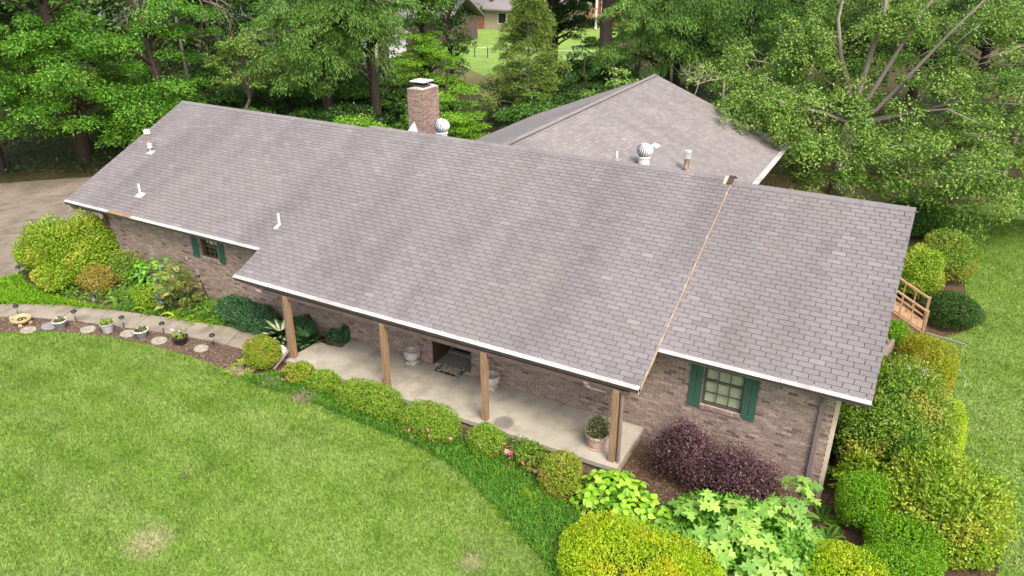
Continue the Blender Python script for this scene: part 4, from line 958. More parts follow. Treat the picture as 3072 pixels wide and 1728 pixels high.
for i, (x, y, h, m, lb) in enumerate([(4.85, -1.0, .42, 'lf_fern', 'yellow-green fern at the path edge below the mahonia'), (6.6, -.2, .5, 'lf_fern', 'tall yellow-green fern between the mahonia and the dark juniper'), (6.55, -.75, .42, 'lf_fern', 'yellow fern leaning over the walk edge left of the juniper'), (7.25, -.45, .38, 'lf_fern', 'small bright fern nearest the juniper by the walk'), (6.15, .1, .38, 'lf_ferndk', 'green fern tucked behind the mahonia at the wall'),
        (1.4, -1.3, .4, 'lf_ferndk', 'broad green fern in front of the big left azalea'), (.4, -1.75, .38, 'lf_fern', 'bright fern among the grass left of the walk'), (9.95, -1.95, .42, 'lf_fern', 'yellow-green fern left of the round shrub by the first porch post'), (10.0, -2.35, .34, 'lf_fern', 'low lime fern at the lawn edge below the round shrub'), (10.45, -2.25, .32, 'lf_fern', 'small lime fern in front of the round shrub'),
        (18.7, -1.65, .5, 'lf_ferndk', 'dark fern beside the pink azalea at the porch edge'), (19.35, -2.45, .46, 'lf_fern', 'light fern hanging over the grass left of the amber-topped ball'), (18.35, -2.95, .2, 'lf_fern', 'small lime fern at the lawn edge below the pink azalea'), (19.05, -3.35, .22, 'lf_fern', 'lime fern on the curve of the lawn edge'), (19.5, -3.62, .18, 'lf_fern', 'tiny lime fern further down the curve of the lawn edge'), (20.45, -3.85, .24, 'lf_fern', 'pale lime fern at the lawn edge left of the bright privet'), (20.85, -3.95, .22, 'lf_fern', 'lime fern nearest the bright privet at the lawn edge'),
        (25.25, -.15, .5, 'lf_ferndk', 'green fern at the foot of the right house corner'), (25.45, -.75, .48, 'lf_ferndk', 'feathery fern between the house corner and the green balls'), (25.55, -1.35, .4, 'lf_fern', 'light fern over the bed right of the oakleaf hydrangea'), (25.3, 1.6, .5, 'lf_ferndk', 'dark fern in the shade beside the right wall'), (22.75, -1.9, .34, 'lf_ferndk', 'small palm-like fern between lime and oakleaf hydrangeas')]): fern(lb, x, y, h, 9, m, i)
shrub('juniper', 'low dark blue-green juniper spreading along the wall by the first porch post', 8.3, -.02, .85, .5, .58, 'lf_juniper', 9000, .07, .024, lump=.32, nl=34, rnd=.6, depth=.5, shoot=.2, forms=[(-.7, .15, .6, .4, .65), (.55, -.1, .5, .4, .6)])
shrub('dark_shrub', 'low dark shrub at the wall behind the variegated hosta', 10.25, .2, .5, .33, .62, 'lf_juniper', 3000, .06, .035)
def hosta(label, x, y, n, sz, m, stripe, seed):
    r2 = random.Random(seed); sp = []
    for k in range(n):
        a = k * 2.4 + r2.gauss(0, .2); t = k / n; sp.append(((x + .05 * math.cos(a), y + .05 * math.sin(a), G(x) + .05 + .22 * (1 - t)), (math.cos(a), math.sin(a), 1.25 - 1.15 * t), sz * r2.uniform(.8, 1.15)))
    r = leafy('hosta', label, 'hosta', x, y, G(x), sp, (OVAL, .42, .17), m)
    if stripe:
        b = MB(); b.add([(.0, .012, .012), (.18, .035, .012), (.34, .012, -.032), (.34, -.012, -.032), (.18, -.035, .012), (0, -.012, .012)], [(0, 5, 4, 1), (1, 4, 3, 2)]); me = b.mesh('stripe', M['hosta_white'])
        for o in list(r.children):
            e = link('stripe', me, o)
    return r
hosta('hosta with cream-striped leaves left of the first porch post', 9.82, -.28, 56, 1.35, 'lf_hosta', True, 1)
hosta('plain dark hosta right of the first porch post', 10.72, -.12, 40, 1.2, 'lf_juniper', False, 2)
shrub('ivy_vine', 'small vine creeping up the brick wall above the dark pavers', 11.35, .42, .34, .1, .42, 'lf_juniper', 900, .07, .05, forms=[(.32, .06, .12, .06, .72)])
shrub('round_shrub', 'round clipped shrub beside the downspout of the first porch post', 10.42, -1.6, .5, .47, .9, 'lf_boxgold', 6500, .048, .022, p=2.2, lump=.08)
PK = 'clipped azaleas along the porch'
r = shrub('clipped_azalea', 'small loose azalea with pink buds, first of the row along the porch', 11.85, -1.68, .4, .34, .55, 'lf_boxgold', 3000, .048, .022, lump=.2, group=PK); petals('bloom', r, [(11.62 + random.gauss(0, .18), -1.98 + random.gauss(0, .06), -.05 + random.uniform(0, .3)) for _ in range(6)], 'flower_pink', .08)
r = shrub('clipped_azalea', 'small round clipped azalea just left of the long box-shaped one', 12.72, -1.68, .4, .36, .6, 'lf_box', 3800, .046, .021, group=PK, p=2.4)
shrub('clipped_azalea', 'longest flat-topped box-shaped azalea in front of the second porch post', 14.28, -1.74, .9, .43, .68, 'lf_box', 9500, .046, .021, p=3.6, lump=.07, nl=20, group=PK)
r = shrub('clipped_azalea', 'box-shaped azalea with pink blooms left of the third porch post', 16.25, -1.8, .77, .45, .74, 'lf_box', 8500, .046, .021, p=3.2, lump=.08, nl=20, group=PK)
petals('bloom', r, [(15.95 + i * .16 + random.gauss(0, .06), -2.25 + random.gauss(0, .05), -.22 + random.uniform(0, .4)) for i in range(8)], 'flower_pink', .1)
shrub('clipped_azalea', 'compact round azalea right of the third porch post', 17.8, -1.78, .44, .4, .78, 'lf_box', 4800, .046, .021, p=2.5, group=PK)
r = shrub('pink_azalea', 'loose open azalea covered in pink blooms against the porch edge', 18.85, -1.72, .5, .3, .7, 'lf_azdark', 1700, .065, .028, lump=.3, depth=.6)
petals('bloom', r, [(18.75 + random.gauss(0, .28), -1.98 + random.gauss(0, .12), .02 + random.gauss(0, .16)) for _ in range(18)], 'flower_pink', .13)
shrub('clipped_azalea', 'tall rounded amber-tinged azalea, last of the row before the lime hydrangea', 19.95, -2.12, .46, .44, 1.05, 'lf_boxgold', 6200, .048, .022, p=2.6, lump=.09, group=PK)
sp, tips = mound(21.3, -2.15, -.47, .95, .62, 1.0, 62, 5, 21, (.75, 1.25), .3)
r = leafy('lime_hydrangea', 'lime green broad-leaved hydrangea at the right end of the porch', 'shrub', 21.3, -2.15, -.47, sp[:300], (OVAL, .16, .13), 'lf_hydlime'); stems_part(r, tips)
shrub('undergrowth_shrub', 'low green undergrowth beneath the lime hydrangea', 21.3, -2.1, .8, .5, .75, 'lf_hyd', 1800, .11, .07)
sp, tips = whorls(22.5, -2.2, -.5, .4, .35, .6, 10, 5, 22, (.9, 1.25), .05)
r = leafy('lime_hydrangea', 'smaller lime hydrangea with round leaves left of the oakleaf hydrangea', 'shrub', 22.5, -2.2, -.5, sp, (HEART, .16, .13), 'lf_hydlime'); stems_part(r, tips)
shrub('privet', 'broad bright yellow-green clipped privet filling the bottom edge of the bed', 22.35, -3.75, 1.5, .95, .95, 'lf_privet', 24000, .042, .02, p=2.8, lump=.06, nl=30, forms=[(.95, -.25, .75, .7, .85)])
sp, tips = mound(23.9, -2.0, -.5, 1.65, 1.05, 1.2, 49, 5, 31, (.75, 1.2), .42, .1)
sp2, tips2 = mound(24.75, -.95, -.5, .5, .5, 1.45, 11, 5, 33, (.8, 1.15), .3); sp += sp2; tips += tips2
r = leafy('oakleaf_hydrangea', 'large oakleaf hydrangea with jagged pale green leaves below the right window', 'shrub', 23.9, -2.0, -.5, sp[:300], (PALM, .27, .2), 'lf_oak', variants=4); stems_part(r, tips)
shrub('undergrowth_shrub', 'low mid green undergrowth beneath the oakleaf hydrangea', 24.0, -1.95, 1.5, .9, .9, 'lf_hyd', 4200, .11, .06)
shrub('loropetalum', 'tall dark purple loropetalum beside the porch end', 22.25, -.42, .72, .5, 1.75, 'lf_loro', 8500, .045, .026, lump=.34, nl=16, depth=.6, shoot=.3)
shrub('loropetalum', 'lower purple loropetalum nearer the right house corner', 23.55, -.55, .82, .55, 1.38, 'lf_loro', 9000, .045, .026, lump=.32, nl=16, depth=.6, shoot=.28)
shrub('clipped_ball', 'golden-tipped clipped shrub at the bottom edge right of the oakleaf hydrangea', 25.95, -2.05, .85, .75, .95, 'lf_privet', 10000, .042, .02, p=2.2, lump=.08, nl=22)
shrub('clipped_ball', 'tall rich green clipped ball beside the right house corner', 25.95, .05, .56, .5, 1.35, 'lf_green', 7000, .044, .02, p=2.3, lump=.08)
shrub('clipped_ball', 'rich green rounded shrub between the corner ball and the big pale azalea', 26.85, -.55, .74, .6, 1.0, 'lf_green', 8000, .046, .021, p=2.2, lump=.1, nl=20)
shrub('clipped_ball', 'bright green clipped shrub just behind the golden-tipped one', 26.75, -1.6, .8, .65, .95, 'lf_green', 8500, .044, .02, p=2.2, lump=.1, nl=20)
shrub('azalea', 'large pale yellow-green azalea at the edge of the side lawn', 27.45, .65, 1.05, 1.2, 1.65, 'lf_azalea', 13000, .085, .036, lump=.26, nl=26, depth=.5, shoot=.2, forms=[(.35, -.6, .7, .6, 1.15), (-.3, .9, .7, .6, 1.5), (.45, .5, .6, .8, 1.2)])
shrub('feathery_shrub', 'soft green upright sprays between the big dark azalea and the pale one', 26.6, 1.75, .45, .42, 1.5, 'lf_ferndk', 2600, .12, .03)
shrub('pittosporum', 'open rosette-leaved shrub in front of the dark gap beside the right wall', 25.75, 1.0, .4, .35, 1.15, 'lf_azalea', 900, .11, .04, lump=.35, depth=.5)
shrub('azalea', 'biggest dark green azalea mound along the right wall of the house', 26.15, 3.15, 1.25, 1.35, 2.3, 'lf_azdark', 15000, .078, .034, lump=.2, nl=30, depth=.4, shoot=.1, forms=[(-.15, -.85, .95, .8, 1.9), (.3, .75, .85, .8, 1.9)])
shrub('gold_hedge', 'narrow yellow-lime clipped hedge along the lawn side of the dark azalea mound', 27.35, 3.5, .45, 1.25, 1.35, 'lf_privet', 8500, .042, .02, p=2.6, lump=.07)
shrub('olive_hedge', 'olive-gold clipped rounded hedge by the white box near the stairs', 26.98, 7.05, .66, 1.2, 1.15, 'lf_olive', 10000, .044, .02, p=2.5, lump=.08, forms=[(-.35, .9, .55, .5, 1.1)])

shrub('green_ball', 'small rich green shrub at the foot of the wooden stairs', 25.85, 8.95, .45, .42, .85, 'lf_green', 3600, .05, .024)
shrub('dark_ball', 'little dark shrub beside the front stair post', 26.5, 9.2, .34, .3, .4, 'lf_dark', 1500, .055, .03)
shrub('juniper', 'wide dark grey-green mound right of the wooden stairs', 27.45, 11.6, .85, 1.0, 1.0, 'lf_dark', 8500, .06, .024, lump=.14)
shrub('azalea', 'bright green azalea against the wall behind the stairs', 26.25, 13.3, .75, 1.0, 1.7, 'lf_azalea', 8000, .085, .036, lump=.18, nl=24, depth=.45)
shrub('azalea', 'round bronze-tinged azalea furthest out towards the side lawn', 27.05, 15.6, 1.05, 1.15, 1.6, 'lf_azdark', 10000, .08, .034, lump=.16, nl=24, depth=.4)
r = shrub('azalea', 'low far azalea with white flecks of bloom beyond the right roof end', 25.9, 20.3, 1.5, 1.3, 1.15, 'lf_mid', 8000, .09, .04, lump=.2, nl=20, depth=.45, forms=[(1.3, -1.2, .7, .7, .7)])
petals('bloom', r, [(25.7 + random.gauss(0, .8), 19.6 + random.gauss(0, .5), .35 + random.gauss(0, .2)) for _ in range(24)], 'flower_white', .12)

LBED = [(1.2, -1.7), (3.6, -1.4), (5.3, -1.0), (7.5, -.55), (9.0, -.3), (9.0, .3), (4.8, .45), (2.4, .45)]
P = scatter(LBED, 9000, (1, 9.2, -1.9, .5)); P = P[np.sin(P[:, 0] * 3.1) + np.cos(P[:, 1] * 5 + P[:, 0]) > -.5]; n = len(P); P[:, 2] += rng.random(n) ** 1.5 * .3
v, f = leaf_arrays(P, rng.normal(size=(n, 3)) * np.array([1, 1, .6]) + np.array([0, 0, .4]), rng.normal(size=(n, 3)) * .5 + np.array([0, -.2, 1.]), rng.uniform(.06, .14, n), rng.uniform(.03, .07, n)); link('ground_cover', np_mesh('ground_cover', v, f, M['lf_ferndk'], rng.random(n)), None, kind='stuff')
for x, y, h, m, lb, sd_ in ((3.3, -1.05, .4, 'lf_ferndk', 'green fern between the amber shrub and the path light in the bed', 51), (4.2, -.3, .45, 'lf_fern', 'bright fern in front of the leafy wall hydrangea', 52), (5.9, -.85, .4, 'lf_fern', 'yellow-green fern at the walk edge right of the mahonia', 53), (7.0, .05, .45, 'lf_ferndk', 'green fern against the wall left of the juniper', 54), (2.95, -.75, .36, 'lf_fern', 'small bright fern right of the amber shrub', 55)): fern(lb, x, y, h, 10, m, sd_)

# ------------------------------------------------------------------ things in the beds and on the porch
def planter(label, x, y, r_, h, m, rim, fill, seed, flowers=None):
    z = G(x); t = thing('planter', label, 'planter', (x, y, z), 'planters along the walk')
    part('pot', MB().lathe([(r_ * .68, 0), (r_ * .78, h * .35), (r_ * .84, h * .4), (r_ * .95, h * .88), (r_ * .95, h * .9)], (x, y, z + .01), 22), M[m], t)
    part('rim', MB().lathe([(r_ * .94, h * .86), (r_ * 1.06, h * .88), (r_ * 1.06, h), (r_ * .93, h), (r_ * .9, h * .9)], (x, y, z + .01), 22), M[rim], t)
    part('soil', MB().lathe([(r_ * .9, h * .86), (r_ * .9, h * .93), (.01, h * .95)], (x, y, z + .01), 16), M['soil'], t)
    if fill:
        v, f, tt = shell(None, r_ * .8, r_ * .8, fill[1], fill[0], .07, .035, seed=seed, lump=.3, inner=False); v = v + np.array([0, 0, h * .9]); link('foliage', np_mesh('foliage', v, f, M[fill[2]], tt), t)
    for fm, n_, sz in flowers or []:
        r2 = random.Random(seed); petals('bloom', t, [(x + r2.gauss(0, r_ * .45) + (.08 if fm == 'flower_violet' else -.06), y + r2.gauss(0, r_ * .4), z + h + (fill[1] * .7 if fill else .05) + r2.uniform(-.04, .1)) for _ in range(n_)], fm, sz)
    return t
planter('dark grey pale-rimmed pot with sparse plants, leftmost of the pots on the mulch', 3.4, -3.02, .2, .27, 'pot_grey', 'pot_rim', (60, .06, 'lf_dry'), 1)
planter('pale grey pot of yellow and blue pansies', 4.87, -2.47, .2, .3, 'pot_pale', 'pot_pale', (120, .12, 'lf_fern'), 2, [('flower_blue', 5, .09), ('flower_white', 2, .08)])
planter('dark grey pot with a pale rim beside the third path light', 6.09, -2.22, .2, .26, 'pot_grey', 'pot_rim', (90, .07, 'lf_dry'), 3)
planter('black pot crowded with white and violet flowers', 7.43, -1.92, .21, .24, 'black', 'black', (160, .2, 'lf_fern'), 4, [('flower_white', 9, .1), ('flower_violet', 10, .1)])
def path_light(label, x, y):
    z = G(x); t = thing('path_light', label, 'path light', (x, y, z), 'solar path lights')
    part('stake', MB().tube([(x, y, z - .02), (x, y, z + .26)], .012, 6), M['black'], t)
    part('lamp_glass', MB().lathe([(.03, .24), (.06, .36), (.06, .37)], (x, y, z), 12), M['galv'], t)
    part('lamp_cap', MB().lathe([(.085, .365), (.085, .385), (.06, .42), (.02, .43)], (x, y, z), 14), M['black'], t)
    return t
pl0 = path_light('black solar path light beside the tan turtle dish', 1.52, -3.2)
for x, y, lb in [(3.46, -2.56, 'black solar path light just right of the leftmost grey pot'), (5.1, -2.1, 'black solar path light right of the pansy pot'), (6.51, -1.78, 'black solar path light left of the black flower pot'), (8.39, -1.56, 'black solar path light nearest the porch end of the walk'), (-1.43, -1.35, 'solar path light at the foot of the left azalea by the drive'), (-.95, -2.4, 'solar path light at the corner of drive and grass'), (3.03, -1.6, 'solar path light in the bed across the walk')]: copy_thing(pl0, (x, y, G(x)), lb)
for i, (x, y, r_, m, lb) in enumerate([(2.7, -3.62, .24, 'stone', 'round tan stepping stone left of the leftmost pot'), (3.02, -3.14, .26, 'slate', 'grey slab half under the leftmost pot'), (4.26, -2.72, .24, 'stone', 'oval stepping stone left of the pansy pot'), (5.55, -2.3, .24, 'stone', 'stepping stone between pansy pot and third path light'), (6.75, -2.14, .24, 'stone', 'embossed stepping stone between two dark pots'), (8.2, -1.86, .22, 'stone', 'stepping stone right of the black flower pot')]):
    solo('stepping_stone', MB().lathe([(r_, 0), (r_ * 1.02, .02), (r_ * .96, .045), (r_ * .8, .048), (r_ * .78, .042), (.02, .043)], (x, y, G(x) + .012), 22, sx=1.0, sy=.9, wob=.012), M[m], lb, 'stepping stone', (x, y, G(x)), 'stepping stones in the mulch')
x, y = 2.05, -3.42; z = G(x); t = thing('turtle_dish', 'tan pottery dish shaped like a turtle on the mulch', 'garden ornament', (x, y, z))
part('dish', MB().lathe([(.14, .06), (.25, .1), (.29, .17), (.28, .21), (.25, .215), (.2, .14), (.02, .12)], (x, y, z), 24, sx=1.1), M['sand'], t); part('head', MB().lathe([(.02, 0), (.075, .03), (.085, .07), (.06, .12), (.02, .14)], (x - .38, y - .06, z + .04), 12, sx=1.3), M['sand'], t)
for a in (.7, 2.3, 3.9, 5.5): part('foot', MB().tube([(x + .2 * math.cos(a), y + .18 * math.sin(a), z + .1), (x + .27 * math.cos(a), y + .24 * math.sin(a), z + .0)], [.05, .06], 8), M['sand'], t)
part('coil', MB().tube([(x + .16 * (1 - k / 14) * math.cos(k * .7), y + .16 * (1 - k / 14) * math.sin(k * .7), z + .15) for k in range(13)], .02, 6), M['soil'], t)
solo('yellow_ornament', MB().lathe([(.1, 0), (.16, .06), (.12, .16), (.04, .2)], (1.15, -3.95, G(0)), 14), simple('yellow_glaze', (.55, .33, .03), .5), 'small yellow ornament at the left edge of the mulch', 'garden ornament', (1.15, -3.95, G(0)))
solo('splash_disc', MB().lathe([(.19, -.02), (.2, 0), (.19, .02)], (0, 0, 0), 22), M['pot_rim'], 'round cream disc leaning beside the first porch post', 'disc', (0, 0, 0)); o = bpy.data.objects['splash_disc']; o.location = (10.62, -1.12, .1); o.rotation_euler = (R(68), 0, R(25))
def urn(label, x, y):
    t = thing('urn', label, 'urn', (x, y, 0), 'cast stone urns on the porch')
    part('foot', MB().box(x - .13, x + .13, y - .13, y + .13, 0.001, .075), M['cast'], t, bevel=.01)
    part('bowl', MB().lathe([(.1, .076), (.08, .11), (.13, .14), (.21, .22), (.225, .32), (.2, .37), (.225, .4), (.225, .43), (.18, .43), (.17, .36), (.15, .27), (.02, .24)], (x, y, 0), 30, wob=.02), M['cast'], t); return t
u0 = urn('empty cast stone urn left of the doormat', 14.2, .3); copy_thing(u0, (16.78, .26, 0), 'empty cast stone urn half hidden behind the third porch post')
x, y = 20.2, -.7; t = thing('flower_pot', 'whitewashed terracotta pot with a straggly plant at the right end of the porch', 'flower pot', (x, y, 0))
part('pot', MB().lathe([(.16, .001), (.19, .05), (.2, .055), (.26, .33), (.26, .34)], (x, y, 0), 24), M['terracotta'], t); part('rim', MB().lathe([(.258, .33), (.285, .335), (.285, .39), (.25, .39), (.24, .34)], (x, y, 0), 24), M['terracotta'], t); part('soil', MB().lathe([(.24, .33), (.24, .35), (.01, .355)], (x, y, 0), 16), M['soil'], t)
v, f, tt = shell(None, .3, .3, .45, 1300, .06, .028, lump=.35, inner=False, depth=.7, seed=9); link('foliage', np_mesh('foliage', v + np.array([.02, -.02, .3]), f, M['lf_dry'], tt), t)
for k in range(3): part('saucer' if k == 0 else 'pebble', MB().lathe([(.2, .0), (.23, .002), (.24, .03), (.21, .03)], (x, y, 0.002), 20) if k == 0 else MB().lathe([(.03, 0), (.04, .02), (.01, .04)], (x + .3, y + .1 + k * .07, 0), 8), M['terracotta'], t)
t = thing('doormat', 'black-bordered doormat with a faded picture in front of the door', 'doormat', (15.33, .5, 0))
part('mat_border', MB().box(14.93, 15.73, .27, .75, .002, .012), M['matdark'], t); part('mat_picture', MB().box(15.04, 15.62, .36, .66, .0125, .015), M['matmid'], t)
mb = MB()
for k in range(46):
    a = random.random(); e = k % 4; px, py = ((14.945 + a * .77, .29 + random.random() * .05), (14.945 + a * .77, .68 + random.random() * .05), (14.945 + random.random() * .07, .3 + a * .42), (15.645 + random.random() * .07, .3 + a * .42))[e]; mb.lathe([(.02, .0125), (.02, .015)], (px, py, 0), 6)
part('mat_scroll', mb, M['cast'], t)
x, y, z = 10.22, .5, .4; t = thing('birdhouse', 'small dark red birdhouse hung on the brick wall by the hosta', 'birdhouse', (x, y, z))
part('house_box', MB().box(x - .08, x + .08, y - .09, y + .04, z - .1, z + .06), M['red'], t); part('house_roof', MB().prism([(y - .13, z + .05), (y - .025, z + .17), (y + .05, z + .07), (y + .05, z + .05), (y - .025, z + .14)], x - .1, x + .1), M['red'], t); part('entry_hole', MB().lathe([(.025, -.004), (.025, .0)], (0, 0, 0), 10), M['white'], t); o = t.children[-1]; o.data.transform(Matrix.Translation((0, -.091, 0)) @ Matrix.Rotation(R(90), 4, 'X') @ Matrix.Translation(Vector((x, y, z))) if False else Matrix.Translation((0, -.092, -.01)) @ Matrix.Rotation(R(90), 4, 'X') @ Matrix.Translation((x, y, z)))
# dead stump and the white box by the right wall
x, y = 25.75, 7.9; z = G(x); mb = MB()
mb.tube([(x - .25, y - .3, z + .02), (x, y, z + .25), (x + .12, y + .2, z + .42), (x + .16, y + .34, z + .6)], [.16, .2, .13, .05], 9); mb.tube([(x - .3, y + .25, z), (x - .05, y + .05, z + .22)], [.07, .12], 7); mb.tube([(x + .3, y - .1, z), (x + .05, y, z + .25)], [.06, .11], 7); mb.tube([(x + .1, y + .15, z + .4), (x - .02, y + .35, z + .62)], [.07, .02], 6)
solo('dead_stump', mb, M['weathered'], 'grey weathered stump against the wall near the stairs', 'stump', (x, y, z), smooth=False)
x, y = 26.6, 5.75; z = G(x); t = thing('white_box', 'white plastic box tucked between the dark azalea and the olive hedge', 'box', (x, y, z)); part('cover', MB().box(x - .25, x + .25, y - .25, y + .25, z, z + 1.0), M['white'], t, bevel=.05); part('lid', MB().box(x - .27, x + .27, y - .27, y + .27, z + 1.0, z + 1.06), M['white'], t, bevel=.02)
for i, (x, y, s_, lb) in enumerate([(25.95, 7.2, .1, 'white rock below the dead stump'), (25.7, 7.35, .08, 'tan rock below the dead stump'), (25.55, 7.1, .07, 'smaller tan rock nearest the wall')]): solo('garden_rock', MB().lathe([(s_ * .8, 0), (s_, s_ * .4), (s_ * .7, s_ * .9), (s_ * .1, s_)], (x, y, G(x)), 9, wob=.1), M['white' if i == 0 else 'stone'], lb, 'rock', (x, y, G(x)))
solo('garden_hose', MB().tube([(27.0, 9.9, -.55), (27.3, 9.2, -.55), (27.7, 8.6, -.55), (27.95, 7.9, -.55), (27.9, 7.4, -.55)], .018, 6), M['galv'], 'thin pale hose lying on the side lawn near the stairs', 'hose', (27, 9, -.55))
solo('edging_timber', MB().bar((26.8, 10.35, -.52), (27.9, 10.1, -.52), .07, .06), M['weathered'], 'short edging timber on the ground by the stair foot', 'timber', (27, 10.2, -.55))
# fallen leaves and bits on the lawn
for i, (x, y, lb) in enumerate([(12.4, -6.0, 'single brown leaf high on the front lawn'), (15.7, -8.05, 'brown leaf near the bottom of the front lawn')]):
    v, f = leaf_arrays(np.array([[0, 0, .05]] * 3), np.array([[1, 0, .2], [-.3, 1, .2], [-.5, -.8, .2]]), np.array([[0, 0, 1.]] * 3), np.full(3, .1), np.full(3, .06)); o = link('dead_leaf', np_mesh('dead_leaf', v, f, M['chip'], np.array([.2, .35, .5]))); o.location = (x, y, G(x) + .02); o['label'] = lb; o['category'] = 'leaf'

# side stairs
SX, SY0, SY1 = 26.68, 10.0, 10.98
st = thing('wooden_stairs', 'new wooden side stairs with plain handrails', 'stairs', (26, 10.5, -.56)); ez = G(26)
for i in range(4):
    z = ez + .155 * (i + 1) + .02; x1_ = SX - .02 - i * .29; 
    for k in (0, 1): part('tread', MB().box(x1_ - .31 + k * .155, x1_ - .31 + k * .155 + .148, SY0 + .03, SY1 - .03, z - .035, z), M['deckwood'], st)
    part('riser', MB().box(x1_ - .325, x1_ - .312, SY0 + .05, SY1 - .05, z, z + .12), M['brown_dark' if i == 9 else 'deckwood'], st)
part('landing', MB().box(25.02, SX - .02 - 4 * .29 - .01, SY0 - .1, SY1 + .1, ez + .6, ez + .64), M['deckwood'], st)
for y in (SY0 + .0, SY1): part('stringer', MB().bar((SX - .02, y + (.015 if y == SY0 else -.015), ez + .06), (SX - 1.2, y + (.015 if y == SY0 else -.015), ez + .68), .03, .2), M['deckwood'], st)
for y, yo in ((SY0 - .05, -1), (SY1 + .05, 1)):
    part('post', MB().box(SX - .04, SX + .05, y - .045, y + .045, ez, ez + .98), M['deckwood'], st, bevel=.006); part('post', MB().box(25.2, 25.29, y - .045, y + .045, ez, ez + 1.75), M['deckwood'], st, bevel=.006)
    part('handrail', MB().bar((SX + .02, y, ez + .92), (25.24, y, ez + 1.68), .07, .05), M['deckwood'], st); part('lower_rail', MB().bar((SX, y, ez + .28), (25.24, y, ez + 1.04), .05, .045), M['deckwood'], st)
    for t_ in (.28, .52, .78): xx = SX + (25.24 - SX) * t_; part('baluster', MB().box(xx - .02, xx + .02, y - .02, y + .02, ez + .28 + .76 * t_, ez + .9 + .76 * t_), M['deckwood'], st)
# rear deck
dk = thing('rear_deck', 'brown wooden deck behind the house with a spindle railing', 'deck', (20, 17, 0))
for k in range(13): part('deck_board', MB().box(19.12 + k * .138, 19.12 + k * .138 + .13, 12.0, 20.5, -.03, .0), M['deckwood'], dk)
part('deck_frame', MB().box(19.1, 20.9, 12.0, 20.5, -.25, -.032), M['deckwood'], dk)
for x, y in ((20.86, 20.45), (20.86, 16.4), (19.2, 20.45)): part('post', MB().box(x - .06, x + .06, y - .06, y + .06, -.6, 1.0), M['deckwood'], dk)
part('handrail', MB().bar((19.2, 20.45, .92), (20.86, 20.45, .92), .09, .05), M['deckwood'], dk); part('handrail', MB().bar((20.86, 12.2, .92), (20.86, 20.45, .92), .09, .05), M['deckwood'], dk)
part('lower_rail', MB().bar((19.2, 20.45, .12), (20.86, 20.45, .12), .04), M['deckwood'], dk); part('lower_rail', MB().bar((20.86, 12.2, .12), (20.86, 20.45, .12), .04), M['deckwood'], dk)
for k in range(10): part('baluster', MB().box(19.34 + k * .15, 19.37 + k * .15, 20.435, 20.465, .12, .9), M['deckwood'], dk)
for k in range(30): part('baluster', MB().box(20.845, 20.875, 16.5 + k * .13, 16.53 + k * .13, .12, .9), M['deckwood'], dk)
solo('deck_lantern', MB().lathe([(.05, 0), (.09, .03), (.05, .1), (.08, .16), (.1, .32), (.05, .42), (.02, .5)], (20.86, 20.45, 1.001), 10), M['black'], 'dark finial ornament on the corner post of the rear deck', 'ornament', (20.86, 20.45, 1.0))

# ------------------------------------------------------------------ trees
def pads(center, radii, n, lower=-.55, shell_=(.6, 1.0), seed=1):
    r2 = np.random.default_rng(seed); d = norm(r2.normal(size=(n * 3, 3))); d = d[d[:, 2] > lower][:n]
    return np.array(center) + d * np.array(radii) * r2.uniform(shell_[0], shell_[1], (len(d), 1)), d
def pad_leaves(C, D, pr, per, flat, ll, lw, droop, seed, style='broad'):
    r2 = np.random.default_rng(seed); k = len(C); idx = np.repeat(np.arange(k), per); n = len(idx)
    R_ = pr * r2.uniform(.6, 1.35, k)[idx]; u = np.sqrt(r2.random(n)); a = r2.uniform(0, 2 * np.pi, n)
    el = r2.uniform(.6, 1.0, k)[idx]; an = r2.uniform(0, np.pi, k)[idx]
    ex, ey = u * np.cos(a), u * np.sin(a) * el; lx, ly = ex * np.cos(an) - ey * np.sin(an), ex * np.sin(an) + ey * np.cos(an)
    out = D[idx].copy(); out[:, 2] = 0; out = norm(out + 1e-6)
    z = flat * (1 - u * u) * .8 - droop * (lx * out[:, 0] + ly * out[:, 1] + .3) * .6 + r2.normal(size=n) * flat * .5
    P = C[idx] + np.stack([lx, ly, z], 1) * R_[:, None]
    rad = np.stack([lx, ly, np.zeros(n)], 1)
    if style == 'broad':
        ax = norm(rad + out * .6 + r2.normal(size=(n, 3)) * .6 + np.array([0, 0, -.15])); nn = norm(np.array([0, 0, 1.0]) + rad * .6 + r2.normal(size=(n, 3)) * .5)
    else:
        ax = norm(rad * .5 + out * .7 + r2.normal(size=(n, 3)) * .45 + np.array([0, 0, -droop])); nn = norm(np.array([0, 0, .7]) + rad * .6 + r2.normal(size=(n, 3)) * .7)
    v, f = leaf_arrays(P, ax, nn, ll * r2.uniform(.65, 1.3, n), lw * r2.uniform(.7, 1.25, n), .15)
    t = np.clip(r2.normal(.45, .2, n) + (r2.normal(0, .13, k))[idx], 0, 1)
    return v, f, t
